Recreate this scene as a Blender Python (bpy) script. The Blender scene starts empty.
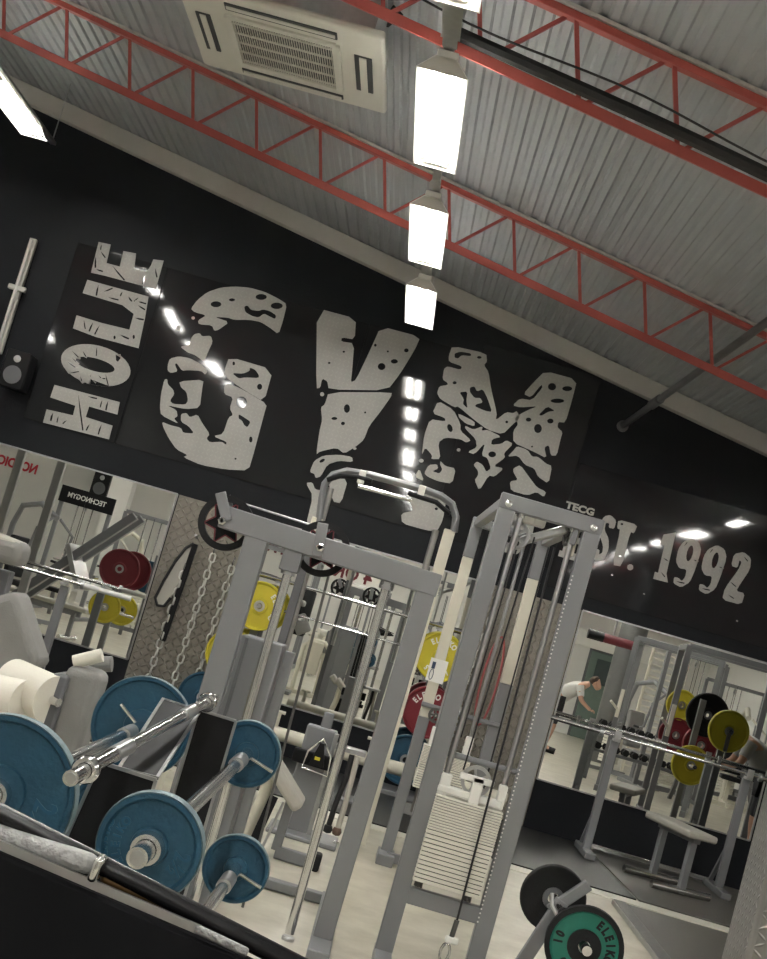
import bpy, bmesh, math, random
from mathutils import Vector, Matrix, Quaternion
random.seed(7)
PI = math.pi
scene = bpy.context.scene
COL = scene.collection
V = Vector
# ------------------------------------------------------------------ camera
FPX, CAMH, D = 1420.0, 1.5, 13.3
psi, pit, th = 0.0358807, 0.0922992, math.radians(16.1)
FW = V((-math.sin(psi)*math.cos(pit), math.cos(psi)*math.cos(pit), math.sin(pit)))
R0 = V((math.cos(psi), math.sin(psi), 0)); U0 = R0.cross(FW)
XA = R0*math.cos(th) + U0*math.sin(th); UA = U0*math.cos(th) - R0*math.sin(th)
def ray(px, py): return FW + XA*((px-383.5)/FPX) - UA*((py-479.5)/FPX)
def P(px, py, Y):
    v = ray(px, py); return V((0, 0, CAMH)) + v*(Y/v.y)
cam = bpy.data.cameras.new('camera'); co = bpy.data.objects.new('camera', cam); COL.objects.link(co)
co.matrix_world = Matrix(((XA.x, UA.x, -FW.x, 0), (XA.y, UA.y, -FW.y, 0), (XA.z, UA.z, -FW.z, CAMH), (0, 0, 0, 1)))
cam.sensor_fit = 'VERTICAL'; cam.sensor_height = 24; cam.lens = 24*FPX/959; cam.clip_start = 0.05
scene.camera = co
# ------------------------------------------------------------------ materials
MATS = {}
def mat(name, col, rough=0.5, metal=0.0, var=0.0, vscale=8.0, bump=0.0, bscale=60.0, coat=0.0, spec=0.5):
    if name in MATS: return MATS[name]
    m = bpy.data.materials.new(name); m.use_nodes = True
    nt = m.node_tree; b = nt.nodes['Principled BSDF']; L = nt.links
    c = (col[0], col[1], col[2], 1)
    b.inputs['Base Color'].default_value = c; b.inputs['Roughness'].default_value = rough
    b.inputs['Metallic'].default_value = metal; b.inputs['Specular IOR Level'].default_value = spec
    b.inputs['Coat Weight'].default_value = coat; b.inputs['Coat Roughness'].default_value = 0.06
    tc = nt.nodes.new('ShaderNodeTexCoord')
    n = nt.nodes.new('ShaderNodeTexNoise'); n.inputs['Scale'].default_value = vscale; n.inputs['Detail'].default_value = 5
    L.new(tc.outputs['Object'], n.inputs['Vector'])
    if var > 0:
        mx = nt.nodes.new('ShaderNodeMix'); mx.data_type = 'RGBA'
        mx.inputs[6].default_value = tuple(max(0, x*(1-var)) for x in col)+(1,)
        mx.inputs[7].default_value = tuple(min(1, x*(1+var)) for x in col)+(1,)
        L.new(n.outputs['Fac'], mx.inputs[0]); L.new(mx.outputs[2], b.inputs['Base Color'])
    if bump > 0:
        n2 = nt.nodes.new('ShaderNodeTexNoise'); n2.inputs['Scale'].default_value = bscale; n2.inputs['Detail'].default_value = 3
        L.new(tc.outputs['Object'], n2.inputs['Vector'])
        bp = nt.nodes.new('ShaderNodeBump'); bp.inputs['Strength'].default_value = bump; bp.inputs['Distance'].default_value = 0.01
        L.new(n2.outputs['Fac'], bp.inputs['Height']); L.new(bp.outputs['Normal'], b.inputs['Normal'])
    MATS[name] = m; return m
def emis(name, col, s):
    m = bpy.data.materials.new(name); m.use_nodes = True; b = m.node_tree.nodes['Principled BSDF']
    b.inputs['Base Color'].default_value = (*col, 1); b.inputs['Emission Color'].default_value = (*col, 1)
    b.inputs['Emission Strength'].default_value = s; MATS[name] = m; return m
GREY = mat('grey_powder_coat', (0.215, 0.218, 0.225), 0.38, 0.15, 0.06, 4, 0.05, 250)
GREYD = mat('dark_grey_powder_coat', (0.13, 0.132, 0.138), 0.42, 0.1, 0.08)
CREAMM = mat('cream_enamel', (0.63, 0.60, 0.50), 0.4, 0, 0.05)
WHITEM = mat('white_enamel', (0.78, 0.77, 0.72), 0.4, 0, 0.04)
CHROME = mat('chrome', (0.80, 0.80, 0.79), 0.17, 1.0, 0.06, 20)
ZINC = mat('zinc_chain', (0.72, 0.71, 0.67), 0.32, 0.75, 0.1, 20)
STEEL = mat('brushed_steel', (0.50, 0.50, 0.50), 0.33, 1.0, 0.15, 30)
DSTEEL = mat('worn_dark_steel', (0.16, 0.155, 0.15), 0.38, 0.8, 0.2, 30)
BLACKM = mat('black_gloss_paint', (0.010, 0.010, 0.011), 0.25, 0, 0.1, 8, 0, 60, 0, .3)
RUBBER = mat('black_rubber', (0.012, 0.012, 0.0125), 0.62, 0, 0.25, 12, 0.2, 120, 0, .25)
BLUE = mat('blue_iron_enamel', (0.013, 0.066, 0.112), 0.45, 0.1, 0.3, 14, 0.35, 90)
BLUEW = mat('worn_blue_rim', (0.16, 0.22, 0.24), 0.5, 0.3, 0.5, 60, 0.3, 200)
YEL = mat('yellow_rubber', (0.53, 0.45, 0.025), 0.45, 0, 0.12, 8, 0.1, 80)
RED = mat('red_rubber', (0.19, 0.015, 0.024), 0.42, 0, 0.15, 8, 0.1, 80)
GREEN = mat('green_rubber', (0.01, 0.16, 0.11), 0.42, 0, 0.15, 8, 0.1, 80)
REDT = mat('red_truss_paint', (0.40, 0.085, 0.07), 0.45, 0, 0.15, 6)
PADG = mat('grey_upholstery', (0.22, 0.215, 0.205), 0.6, 0, 0.12, 10, 0.25, 200)
PADB = mat('beige_upholstery', (0.40, 0.38, 0.33), 0.55, 0, 0.08, 10, 0.2, 200)
PADW = mat('cream_vinyl', (0.72, 0.69, 0.60), 0.5, 0, 0.05, 10, 0.1, 120)
PADK = mat('black_vinyl', (0.009, 0.009, 0.010), 0.45, 0, 0.1, 8, 0, 60, 0, .2)
WHITEP = mat('white_plaster', (0.72, 0.71, 0.67), 0.7, 0, 0.03, 3, 0.1, 60)
LIGHTBEAM = mat('light_grey_beam', (0.48, 0.47, 0.44), 0.6, 0, 0.06)
PLASTIC = mat('ivory_plastic', (0.60, 0.585, 0.53), 0.42, 0, 0.04)
GRILLE = mat('grille_grey', (0.045, 0.048, 0.052), 0.6)
CABLE = mat('black_cable', (0.012, 0.012, 0.013), 0.5)
PIPE = mat('galvanised_pipe', (0.17, 0.17, 0.175), 0.45, 0.6, 0.15)
TEXTW = mat('white_lettering', (0.75, 0.75, 0.7), 0.5)
TEXTR = mat('red_lettering', (0.55, 0.02, 0.04), 0.5)
TEXTDR = mat('dark_red_lettering', (0.13, 0.01, 0.018), 0.5)
CARD = mat('white_card', (0.8, 0.79, 0.76), 0.6)
SKIN = mat('skin', (0.55, 0.32, 0.23), 0.55)
SHIRT = mat('light_grey_cotton', (0.42, 0.42, 0.42), 0.8, 0, 0.12, 6)
SHIRTW = mat('white_cotton', (0.62, 0.61, 0.58), 0.8, 0, 0.1, 6)
HAIR = mat('brown_hair', (0.05, 0.03, 0.02), 0.7, 0, 0.2, 40, 0.4, 150)
TROUS = mat('dark_shorts', (0.04, 0.04, 0.045), 0.8)
PINK = mat('red_cord', (0.4, 0.10, 0.10), 0.6)
FOAM = mat('mottled_silver_foam', (0.36, 0.36, 0.35), 0.5, 0.3, 0.35, 160, 0.5, 220)
BRASS = mat('brown_tape', (0.16, 0.09, 0.03), 0.45)
GLASSG = mat('green_tinted_door_glass', (0.16, 0.21, 0.18), 0.15, 0, 0.1)
TUBE = emis('fluorescent_tube', (1.0, 0.985, 0.95), 26.0)

def opal():
    m = bpy.data.materials.new('opal_plastic'); m.use_nodes = True; nt = m.node_tree; N = nt.nodes
    b = N['Principled BSDF']; b.inputs['Base Color'].default_value = (.85, .84, .8, 1); b.inputs['Roughness'].default_value = .5
    tr = N.new('ShaderNodeBsdfTranslucent'); tr.inputs[0].default_value = (.9, .9, .88, 1); mx = N.new('ShaderNodeMixShader'); mx.inputs[0].default_value = .55
    nt.links.new(b.outputs[0], mx.inputs[1]); nt.links.new(tr.outputs[0], mx.inputs[2]); nt.links.new(mx.outputs[0], N['Material Output'].inputs[0]); return m
OPAL = opal()
def wall_mat():
    m = mat('black_wall_paint', (0.0085, 0.0098, 0.0125), 0.55, 0, 0.18, 1.2, 0.15, 40, 0, .22); return m
def gloss_panel_mat():
    m = bpy.data.materials.new('glossy_black_sheet'); m.use_nodes = True; nt = m.node_tree; L = nt.links
    b = nt.nodes['Principled BSDF']; b.inputs['Base Color'].default_value = (0.017, 0.018, 0.020, 1)
    b.inputs['Roughness'].default_value = 0.045; b.inputs['Specular IOR Level'].default_value = 0.6
    tc = nt.nodes.new('ShaderNodeTexCoord'); n = nt.nodes.new('ShaderNodeTexNoise'); n.inputs['Scale'].default_value = 1.1; n.inputs['Detail'].default_value = 1
    bp = nt.nodes.new('ShaderNodeBump'); bp.inputs['Strength'].default_value = 0.25; bp.inputs['Distance'].default_value = 0.03
    L.new(tc.outputs['Object'], n.inputs['Vector']); L.new(n.outputs['Fac'], bp.inputs['Height']); L.new(bp.outputs['Normal'], b.inputs['Normal'])
    MATS['gp'] = m; return m
def diamond_mat(name, col, scale, metal=0.55, rough=0.38, amt=0.5, strength=0.9):
    m = bpy.data.materials.new(name); m.use_nodes = True; nt = m.node_tree; L = nt.links; N = nt.nodes
    b = N['Principled BSDF']; b.inputs['Roughness'].default_value = rough; b.inputs['Metallic'].default_value = metal
    tc = N.new('ShaderNodeTexCoord'); sp = N.new('ShaderNodeSeparateXYZ'); L.new(tc.outputs['Object'], sp.inputs[0])
    def M(op, a, b2=None):
        n = N.new('ShaderNodeMath'); n.operation = op
        for i, q in enumerate((a, b2)):
            if q is None: continue
            if isinstance(q, (int, float)): n.inputs[i].default_value = q
            else: L.new(q, n.inputs[i])
        return n.outputs[0]
    u = M('MULTIPLY', M('ADD', sp.outputs[0], M('MULTIPLY', sp.outputs[1], 1.0)), scale); w = M('MULTIPLY', sp.outputs[2], scale)
    cu = M('FLOOR', u); cw = M('FLOOR', w)
    par = M('ABSOLUTE', M('SUBTRACT', M('MULTIPLY', M('FRACT', M('MULTIPLY', M('ADD', cu, cw), 0.5)), 4.0), 1.0))  # 1
    sgn = M('SUBTRACT', M('MULTIPLY', M('FRACT', M('MULTIPLY', M('ADD', cu, cw), 0.5)), 4.0), 1.0)                 # -1 / +1
    fu = M('SUBTRACT', M('FRACT', u), 0.5); fw = M('SUBTRACT', M('FRACT', w), 0.5)
    a = M('ADD', fu, M('MULTIPLY', fw, sgn)); c = M('SUBTRACT', fu, M('MULTIPLY', fw, sgn))
    r = M('SQRT', M('ADD', M('POWER', M('MULTIPLY', M('ABSOLUTE', a), 1.35), 2.0), M('POWER', M('MULTIPLY', M('ABSOLUTE', c), 4.4), 2.0)))
    ht = M('MAXIMUM', M('SUBTRACT', 1.0, r), 0.0)
    bp = N.new('ShaderNodeBump'); bp.inputs['Strength'].default_value = strength; bp.inputs['Distance'].default_value = 0.25/scale
    L.new(ht, bp.inputs['Height']); L.new(bp.outputs['Normal'], b.inputs['Normal'])
    n = N.new('ShaderNodeTexNoise'); n.inputs['Scale'].default_value = 5; L.new(tc.outputs['Object'], n.inputs['Vector'])
    f = M('ADD', M('MULTIPLY', M('MINIMUM', M('MULTIPLY', ht, 2.0), 1.0), amt), M('MULTIPLY', n.outputs['Fac'], 0.4))
    mx = N.new('ShaderNodeMix'); mx.data_type = 'RGBA'
    mx.inputs[6].default_value = tuple(x*0.72 for x in col)+(1,); mx.inputs[7].default_value = tuple(min(1, x*1.25) for x in col)+(1,)
    L.new(f, mx.inputs[0]); L.new(mx.outputs[2], b.inputs['Base Color'])
    MATS[name] = m; return m
DIA = diamond_mat('diamond_plate', (0.31, 0.285, 0.24), 19.0, 0.45, 0.4, 0.5, 1.0)
DIAN = diamond_mat('diamond_plate_fine', (0.30, 0.29, 0.275), 125.0, 0.6, 0.35)
LETT = diamond_mat('diamond_plate_letter_sheet', (0.50, 0.49, 0.455), 24.0, 0.0, 0.5, 0.16, 0.12)
def mirror_mat():
    m = bpy.data.materials.new('mirror_glass'); m.use_nodes = True; b = m.node_tree.nodes['Principled BSDF']
    b.inputs['Base Color'].default_value = (0.86, 0.87, 0.84, 1); b.inputs['Metallic'].default_value = 1; b.inputs['Roughness'].default_value = 0.0
    return m
MIRR = mirror_mat(); GP = gloss_panel_mat(); WALLM = wall_mat()
ROOFM = mat('grey_corrugated_steel', (0.37, 0.385, 0.405), 0.55, 0.05, 0.06, 3)
def floor_mat():
    m = bpy.data.materials.new('beige_vinyl_floor'); m.use_nodes = True; nt = m.node_tree; L = nt.links
    b = nt.nodes['Principled BSDF']; tc = nt.nodes.new('ShaderNodeTexCoord')
    n = nt.nodes.new('ShaderNodeTexNoise'); n.inputs['Scale'].default_value = 3.5; n.inputs['Detail'].default_value = 8; n.inputs['Roughness'].default_value = 0.65
    cr = nt.nodes.new('ShaderNodeValToRGB'); cr.color_ramp.elements[0].color = (0.40, 0.37, 0.29, 1); cr.color_ramp.elements[1].color = (0.62, 0.59, 0.49, 1)
    cr.color_ramp.elements[0].position = 0.3; cr.color_ramp.elements[1].position = 0.7
    L.new(tc.outputs['Object'], n.inputs['Vector']); L.new(n.outputs['Fac'], cr.inputs[0]); L.new(cr.outputs[0], b.inputs['Base Color'])
    b.inputs['Roughness'].default_value = 0.28
    MATS['floor'] = m; return m
FLOORM = floor_mat()
MATD = mat('dark_rubber_mat', (0.018, 0.0175, 0.017), 0.38, 0, 0.3, 5, 0.2, 150, 0, .35)
MATG = mat('grey_rubber_mat', (0.085, 0.080, 0.070), 0.33, 0, 0.12, 5, 0.12, 150)
STRIP = mat('pale_floor_strip', (0.66, 0.63, 0.54), 0.3, 0, 0.05)

# ------------------------------------------------------------------ mesh builder
BASE = {}
def basis(z, up=None):
    z = z.normalized(); u = V(up) if up is not None else (V((0, 0, 1)) if abs(z.z) < 0.95 else V((0, 1, 0)))
    x = u.cross(z)
    if x.length < 1e-5: x = V((1, 0, 0)).cross(z)
    x.normalize(); y = z.cross(x); return x, y, z
class MB:
    def __init__(s): s.v = []; s.f = []
    def add(s, vs, fs):
        o = len(s.v); s.v += [V(a) for a in vs]; s.f += [tuple(i+o for i in f) for f in fs]; return s
    def box(s, c, d, rot=None):
        c = V(c); q = [V((x*d[0]/2, y*d[1]/2, z*d[2]/2)) for x in (-1, 1) for y in (-1, 1) for z in (-1, 1)]
        if rot is not None: q = [rot @ a for a in q]
        return s.add([c+a for a in q], [(0, 1, 3, 2), (4, 6, 7, 5), (0, 4, 5, 1), (2, 3, 7, 6), (0, 2, 6, 4), (1, 5, 7, 3)])
    def beam(s, p, q, w, h, up=None):
        p, q = V(p), V(q); x, y, z = basis(q-p, up)
        a = [p+x*i*w/2+y*j*h/2 for i, j in ((-1, -1), (1, -1), (1, 1), (-1, 1))]; b = [v+(q-p) for v in a]
        return s.add(a+b, [(3, 2, 1, 0), (4, 5, 6, 7), (0, 1, 5, 4), (1, 2, 6, 5), (2, 3, 7, 6), (3, 0, 4, 7)])
    def tube(s, p, q, r, n=12, r2=None):
        p, q = V(p), V(q); x, y, z = basis(q-p); r2 = r if r2 is None else r2
        a = [p+(x*math.cos(t)+y*math.sin(t))*r for t in [2*PI*i/n for i in range(n)]]
        b = [q+(x*math.cos(t)+y*math.sin(t))*r2 for t in [2*PI*i/n for i in range(n)]]
        return s.add(a+b, [tuple(range(n-1, -1, -1)), tuple(range(n, 2*n))]+[(i, (i+1) % n, n+(i+1) % n, n+i) for i in range(n)])
    def path(s, pts, r, n=10, closed=False, flat=1.0, up=None):
        pts = [V(a) for a in pts]; m = len(pts); rings = []
        px = None
        for i, p in enumerate(pts):
            a = pts[(i-1) % m] if (closed or i > 0) else p; b = pts[(i+1) % m] if (closed or i < m-1) else p
            t = (b-a).normalized()
            if px is None: x, y, z = basis(t, up)
            else:
                x = px-t*px.dot(t)
                x.normalize(); y = t.cross(x)
            px = x
            rings.append([p+(x*math.cos(k)*flat+y*math.sin(k))*r for k in [2*PI*j/n for j in range(n)]])
        vs = [v for g in rings for v in g]; fs = []
        for i in range(m if closed else m-1):
            j = (i+1) % m
            fs += [(i*n+k, i*n+(k+1) % n, j*n+(k+1) % n, j*n+k) for k in range(n)]
        if not closed: fs += [tuple(range(n-1, -1, -1)), tuple((m-1)*n+k for k in range(n))]
        return s.add(vs, fs)
    def lathe(s, prof, o, axis, n=32):                      # prof = [(radius, height)], closed solid
        o = V(o); x, y, z = basis(V(axis)); vs = []; fs = []; m = len(prof)
        for r, h in prof:
            for k in range(n): t = 2*PI*k/n; vs.append(o+z*h+(x*math.cos(t)+y*math.sin(t))*r)
        for i in range(m-1): fs += [(i*n+k, i*n+(k+1) % n, (i+1)*n+(k+1) % n, (i+1)*n+k) for k in range(n)]
        if prof[0][0] != prof[-1][0] or prof[0][1] != prof[-1][1]:
            fs += [tuple(range(n-1, -1, -1)), tuple((m-1)*n+k for k in range(n))]
        return s.add(vs, fs)
    def ring(s, ro, ri, t, o, axis, n=32):
        return s.lathe([(ri, -t/2), (ro, -t/2), (ro, t/2), (ri, t/2), (ri, -t/2)], o, axis, n)
    def prism(s, pts, ext):                                  # planar polygon, extruded along ext
        pts = [V(a) for a in pts]; e = V(ext); m = len(pts)
        return s.add(pts+[p+e for p in pts], [tuple(range(m-1, -1, -1)), tuple(range(m, 2*m))]+[(i, (i+1) % m, m+(i+1) % m, m+i) for i in range(m)])
    def build(s, name, m, parent=None, bevel=0.0, smooth=False, seg=2):
        me = bpy.data.meshes.new(name); b = BASE.get(parent.name, V((0, 0, 0))) if parent is not None else V((0, 0, 0))
        me.from_pydata([v-b for v in s.v], [], s.f); me.materials.append(m)
        bm = bmesh.new(); bm.from_mesh(me); bmesh.ops.recalc_face_normals(bm, faces=bm.faces); bm.to_mesh(me); bm.free()
        o = bpy.data.objects.new(name, me); COL.objects.link(o)
        if parent is not None: o.parent = parent; BASE[o.name] = b
        if bevel > 0:
            md = o.modifiers.new('bevel', 'BEVEL'); md.width = bevel; md.segments = seg; md.limit_method = 'ANGLE'; md.angle_limit = 0.7
        if smooth or bevel > 0:
            for p in me.polygons: p.use_smooth = True
            try: me.set_sharp_from_angle(angle=0.7)
            except Exception: pass
        return o
def tag(o, label, cat, group=None, kind=None):
    o['label'] = label; o['category'] = cat
    if group: o['group'] = group
    if kind: o['kind'] = kind
    return o
def thing(name, label, cat, loc=(0, 0, 0), group=None):
    o = bpy.data.objects.new(name, None); COL.objects.link(o); o.location = loc; o.empty_display_size = 0.1
    BASE[o.name] = V(loc); return tag(o, label, cat, group)
def struct(o): o['kind'] = 'structure'; return o
def dup(o, loc=None, rz=None, label=None, parent=None):
    c = o.copy(); COL.objects.link(c)
    if parent is not None: c.parent = parent
    for ch in list(o.children): dup(ch, parent=c)
    if loc is not None: c.location = loc
    if rz is not None: c.rotation_euler = (0, 0, rz)
    if label: c['label'] = label
    return c
def text_mesh(name, body, size, m, parent, org, right, up, extrude=0.002, sx=1.0, bold=0.0, align='CENTER'):
    cu = bpy.data.curves.new('t', 'FONT'); cu.body = body; cu.size = size; cu.extrude = extrude; cu.offset = bold
    cu.align_x = align; cu.align_y = 'CENTER'; cu.resolution_u = 3
    t = bpy.data.objects.new('t', cu); COL.objects.link(t)
    dg = bpy.context.evaluated_depsgraph_get(); me = bpy.data.meshes.new_from_object(t.evaluated_get(dg))
    bpy.data.objects.remove(t)
    r = V(right).normalized(); u = V(up).normalized(); n = r.cross(u); b = BASE.get(parent.name, V((0, 0, 0))) if parent is not None else V((0, 0, 0))
    for v in me.vertices: v.co = V(org)-b+r*(v.co.x*sx)+u*v.co.y+n*v.co.z
    me.materials.clear(); me.materials.append(m); me.name = name
    o = bpy.data.objects.new(name, me); COL.objects.link(o)
    if parent is not None: o.parent = parent; BASE[o.name] = b
    return o
def roof(x): return 4.616-0.1751*x
def rrect(cx, cz, w, h, r, n=5):
    out = []
    for sx, sz, a0 in ((1, 1, 0), (-1, 1, 90), (-1, -1, 180), (1, -1, 270)):
        for k in range(n+1):
            a = math.radians(a0+90*k/n); out.append((cx+sx*(w/2-r)+r*math.cos(a), cz+sz*(h/2-r)+r*math.sin(a)))
    return out

# ================================================================== SETTING
XL, XR, YB = -12.4, 7.6, -8.0
o = struct(MB().box(((XL+XR)/2, (D+YB)/2, -0.1), (XR-XL+.4, D-YB+.6, 0.2)).build('floor', FLOORM))
wb = MB().prism([(XL-.2, D, 0), (XR+.2, D, 0), (XR+.2, D, roof(XR+.2)), (XL-.2, D, roof(XL-.2))], (0, .2, 0)); struct(wb.build('wall_back', WALLM))
struct(MB().prism([(XL-.2, YB-.2, 0), (XR+.2, YB-.2, 0), (XR+.2, YB-.2, roof(XR+.2)), (XL-.2, YB-.2, roof(XL-.2))], (0, .2, 0)).build('wall_front', WHITEP))
struct(MB().box((XL-.1, (D+YB)/2, roof(XL)/2), (.2, D-YB, roof(XL)-.02)).build('wall_left', WHITEP))
struct(MB().box((XR+.1, (D+YB)/2, roof(XR)/2), (.2, D-YB, roof(XR)-.02)).build('wall_right', WHITEP))
# corrugated roof, ribs run towards the wall
m_ = MB(); x = XL-.2; prof = []
pitch = 0.105
while x < XR+.2:
    for dx, dz in ((0, 0), (.03, 0), (.045, .017), (.08, .017), (.095, 0)): prof.append((x+dx, roof(x+dx)+dz))
    x += pitch
vs = [(a, YB-.2, z) for a, z in prof]+[(a, D+.2, z) for a, z in prof]; n = len(prof)
vs += [(a, YB-.2, z+.05) for a, z in prof]+[(a, D+.2, z+.05) for a, z in prof]
fs = [(i, i+1, n+i+1, n+i) for i in range(n-1)]+[(2*n+i, 3*n+i, 3*n+i+1, 2*n+i+1) for i in range(n-1)]
fs += [(0, n, 3*n, 2*n), (n-1, 3*n-1, 4*n-1, 2*n-1)]+[(i, 2*n+i, 2*n+i+1, i+1) for i in range(n-1)]+[(n+i, n+i+1, 3*n+i+1, 3*n+i) for i in range(n-1)]
m_.add(vs, fs); struct(m_.build('ceiling', ROOFM))
# light beam along the top of the wall
struct(MB().beam((XL, D-.06, roof(XL)-.09), (XR, D-.06, roof(XR)-.09), .12, .17, (0, 0, 1)).build('trim_1', LIGHTBEAM, bevel=.004))
# floor coverings
def slab(name, label, pts, z0, z1, m, cat='floor mat', grp=None):
    return tag(MB().prism([(a, b, z0) for a, b in pts], (0, 0, z1-z0)).build(name, m, bevel=.003), label, cat, grp)
slab('floor_strip', 'pale strip on the floor between the beige floor and the dark mats', [(-6, 10.35), (6.4, 10.62), (6.4, 10.85), (-6, 10.6)], 0, .006, STRIP, 'floor strip')
slab('rubber_mat', 'black rubber mat along the foot of the black wall', [(-6, 10.62), (2.28, 10.8), (2.2, 13.25), (-6, 13.25)], 0, .012, MATD)
slab('rubber_mat', 'grey rubber mat under the flat bench at the right mirror', [(2.30, 10.8), (6.3, 10.88), (6.3, 13.25), (2.22, 13.25)], 0, .012, MATG)
pf = thing('lifting_platform', 'grey rubber platform with ribbed metal edge at the lower right', 'platform', (2.6, 9, 0))
MB().prism([(2.1, 10.3, 0), (6.2, 10.42, 0), (6.2, 7.8, 0), (2.1, 7.8, 0)], (0, 0, .03)).build('platform_top', MATG, pf, bevel=.004)
e = MB()
e.box((2.06, 9.05, .018), (.10, 2.5, .03))
for i in range(80): e.box((2.06, 7.84+i*.031, .036), (.085, .012, .008))
e.build('ribbed_edge', STEEL, pf)

# ================================================================== MIRRORS AND WALL PANELS
def mirror(label, x0, x1, z0, z1, name='wall_mirror', Y=D-.012):
    t = thing(name, label, 'mirror', ((x0+x1)/2, Y, z0), 'wall mirrors')
    MB().box(((x0+x1)/2, Y+.003, (z0+z1)/2), (x1-x0, .006, z1-z0)).build('mirror_glass', MIRR, t)
    f = MB(); w = .014
    for a, b in (((x0, z0), (x1, z0)), ((x0, z1), (x1, z1)), ((x0, z0), (x0, z1)), ((x1, z0), (x1, z1))):
        f.beam((a[0], Y-.003, a[1]), (b[0], Y-.003, b[1]), w, .014, (0, 1, 0))
    f.build('mirror_frame', STEEL, t); return t
mirror('wide wall mirror at the left end of the black wall', -5.6, -2.3, .46, 2.065)
mirror('wall mirror between the two diamond plate panels', -1.535, .635, .46, 2.065)
mirror('wide wall mirror behind the flat bench on the right', 1.645, 3.66, .46, 2.065)
for lab, x0, x1 in (('diamond plate wall panel hung with chains', -2.28, -1.55), ('diamond plate wall panel behind the cable tower', .65, 1.63)):
    MBo = MB().box(((x0+x1)/2, D-.016, 1.04), (x1-x0, .02, 2.05)).build('diamond_plate_panel', DIA); tag(MBo, lab, 'wall panel', 'diamond plate wall panels')
# diamond-plate clad pillar at the right
c0 = P(767, 769, 7.2)
t = tag(MB().prism([(.392, 1.42, 0), (.390, 1.335, 0), (.52, 1.30, 0), (.54, 1.42, 0)], (0, 0, 1.485)).build('perforated_metal_post', DIAN, bevel=.006, seg=3), 'silver post with a fine embossed pattern at the lower right corner', 'post')
t['kind'] = 'thing'; del t['kind']
PILLAR = t

# ================================================================== ROOF TRUSSES
def truss(label, Y, xoff, x0=XL+.02, x1=XR-.02):
    t = thing('roof_truss', label, 'roof truss', (0, Y, roof(0)-.5), 'red roof trusses')
    def L(xa, xb, dz, w, h, m, name):
        MB().beam((xa, Y, roof(xa)-dz), (xb, Y, roof(xb)-dz), w, h, (0, 0, 1)).build(name, m, t, bevel=.003)
    MB().beam((x0, Y+.02, roof(x0)-.012), (x1, Y+.02, roof(x1)-.012), .13, .018, (0, 0, 1)).build('purlin_flange', LIGHTBEAM, t)
    L(x0, x1, .045, .06, .04, REDT, 'top_chord')
    L(x0, x1, .435, .05, .03, REDT, 'bottom_chord')
    MB().beam((x0, Y-.03, roof(x0)-.455), (x1, Y-.03, roof(x1)-.455), .014, .055, (0, 0, 1)).build('bottom_chord', REDT, t)
    x = xoff
    while x-.52 > x0: x -= .52
    while x < x1-.2:
        MB().beam((x, Y, roof(x)-.05), (x+.12, Y, roof(x+.12)-.43), .022, .022).build('web_member', REDT, t)
        if x+.52 < x1: MB().beam((x+.15, Y+.012, roof(x+.15)-.43), (x+.47, Y+.012, roof(x+.47)-.06), .02, .02).build('web_member', REDT, t)
        x += .52
    return t
truss('red lattice roof truss nearer the black wall', 10.2, -3.62)
truss('red lattice roof truss crossing over the upper right, with a black cable', 6.7, 0.04)
truss('red lattice roof truss reflected in the mirrors, nearest behind', 3.2, .1)
truss('red lattice roof truss reflected in the mirrors, middle one behind', -.3, .1)
truss('red lattice roof truss reflected in the mirrors, farthest behind', -3.8, .1)
pts = [(x, 6.635, roof(x)-.395+.008*math.sin(x*2.3)) for x in [-.55+i*.12 for i in range(46)]]
tag(MB().path(pts, .036, 8).build('cable_bundle', CABLE, smooth=True), 'thick black cable bundle laid along the upper right truss', 'cable')
pts = [(x, 6.56, roof(x)-.345+.02*math.sin(x*4)) for x in [-.75+i*.15 for i in range(28)]]
tag(MB().path(pts, .006, 6).build('thin_wire', CABLE, smooth=True), 'thin black wire looping beside the black cable bundle', 'wire')
pts = [P(*q, 7.6) for q in ((392, 8), (400, 14), (388, 24), (365, 20), (345, 26), (352, 10), (380, 4))]
tag(MB().path(pts, .02, 8).build('cable_loop', CABLE, smooth=True), 'loops of black cable between the air conditioner and the lamps', 'cable')

# ================================================================== LAMPS
def make_lamp(label, group):
    t = thing('fluorescent_lamp', label, 'lamp', (0, 0, 0), group)
    prof = [(-.052, .075), (.052, .075), (.125, 0), (.119, 0), (.048, .068), (-.048, .068), (-.119, 0), (-.125, 0)]
    m = MB(); h = .70
    m.prism([(a, -h, z) for a, z in prof], (0, 2*h, 0)); m.build('reflector', OPAL, t)
    m = MB(); m.prism([(-.05, -h+.01, .076), (.05, -h+.01, .076), (.05, -h+.01, .115), (-.05, -h+.01, .115)], (0, 2*h-.02, 0)); m.build('ballast_housing', WHITEM, t, bevel=.006)
    for sx in (-1, 1): MB().tube((sx*.045, -h+.05, .03), (sx*.045, h-.05, .03), .015, 10).build('tube', TUBE, t, smooth=True)
    for sy in (-1, 1):
        MB().prism([(-.12, sy*(h-.012), .0), (.12, sy*(h-.012), .0), (.05, sy*(h-.012), .074), (-.05, sy*(h-.012), .074)], (0, sy*.012, 0)).build('end_cap', PLASTIC, t)
        MB().box((0, sy*(h-.035), .04), (.13, .028, .05)).build('lamp_holder', PLASTIC, t, bevel=.003)
    m = MB(); m.prism([(-.035, -h, .12), (.035, -h, .12), (.035, -h-.12, .12), (.018, -h-.2, .12), (-.018, -h-.2, .12), (-.035, -h-.12, .12)], (0, 0, .004)); m.build('bracket', STEEL, t)
    return t
LZ = CAMH+2.46
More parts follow.
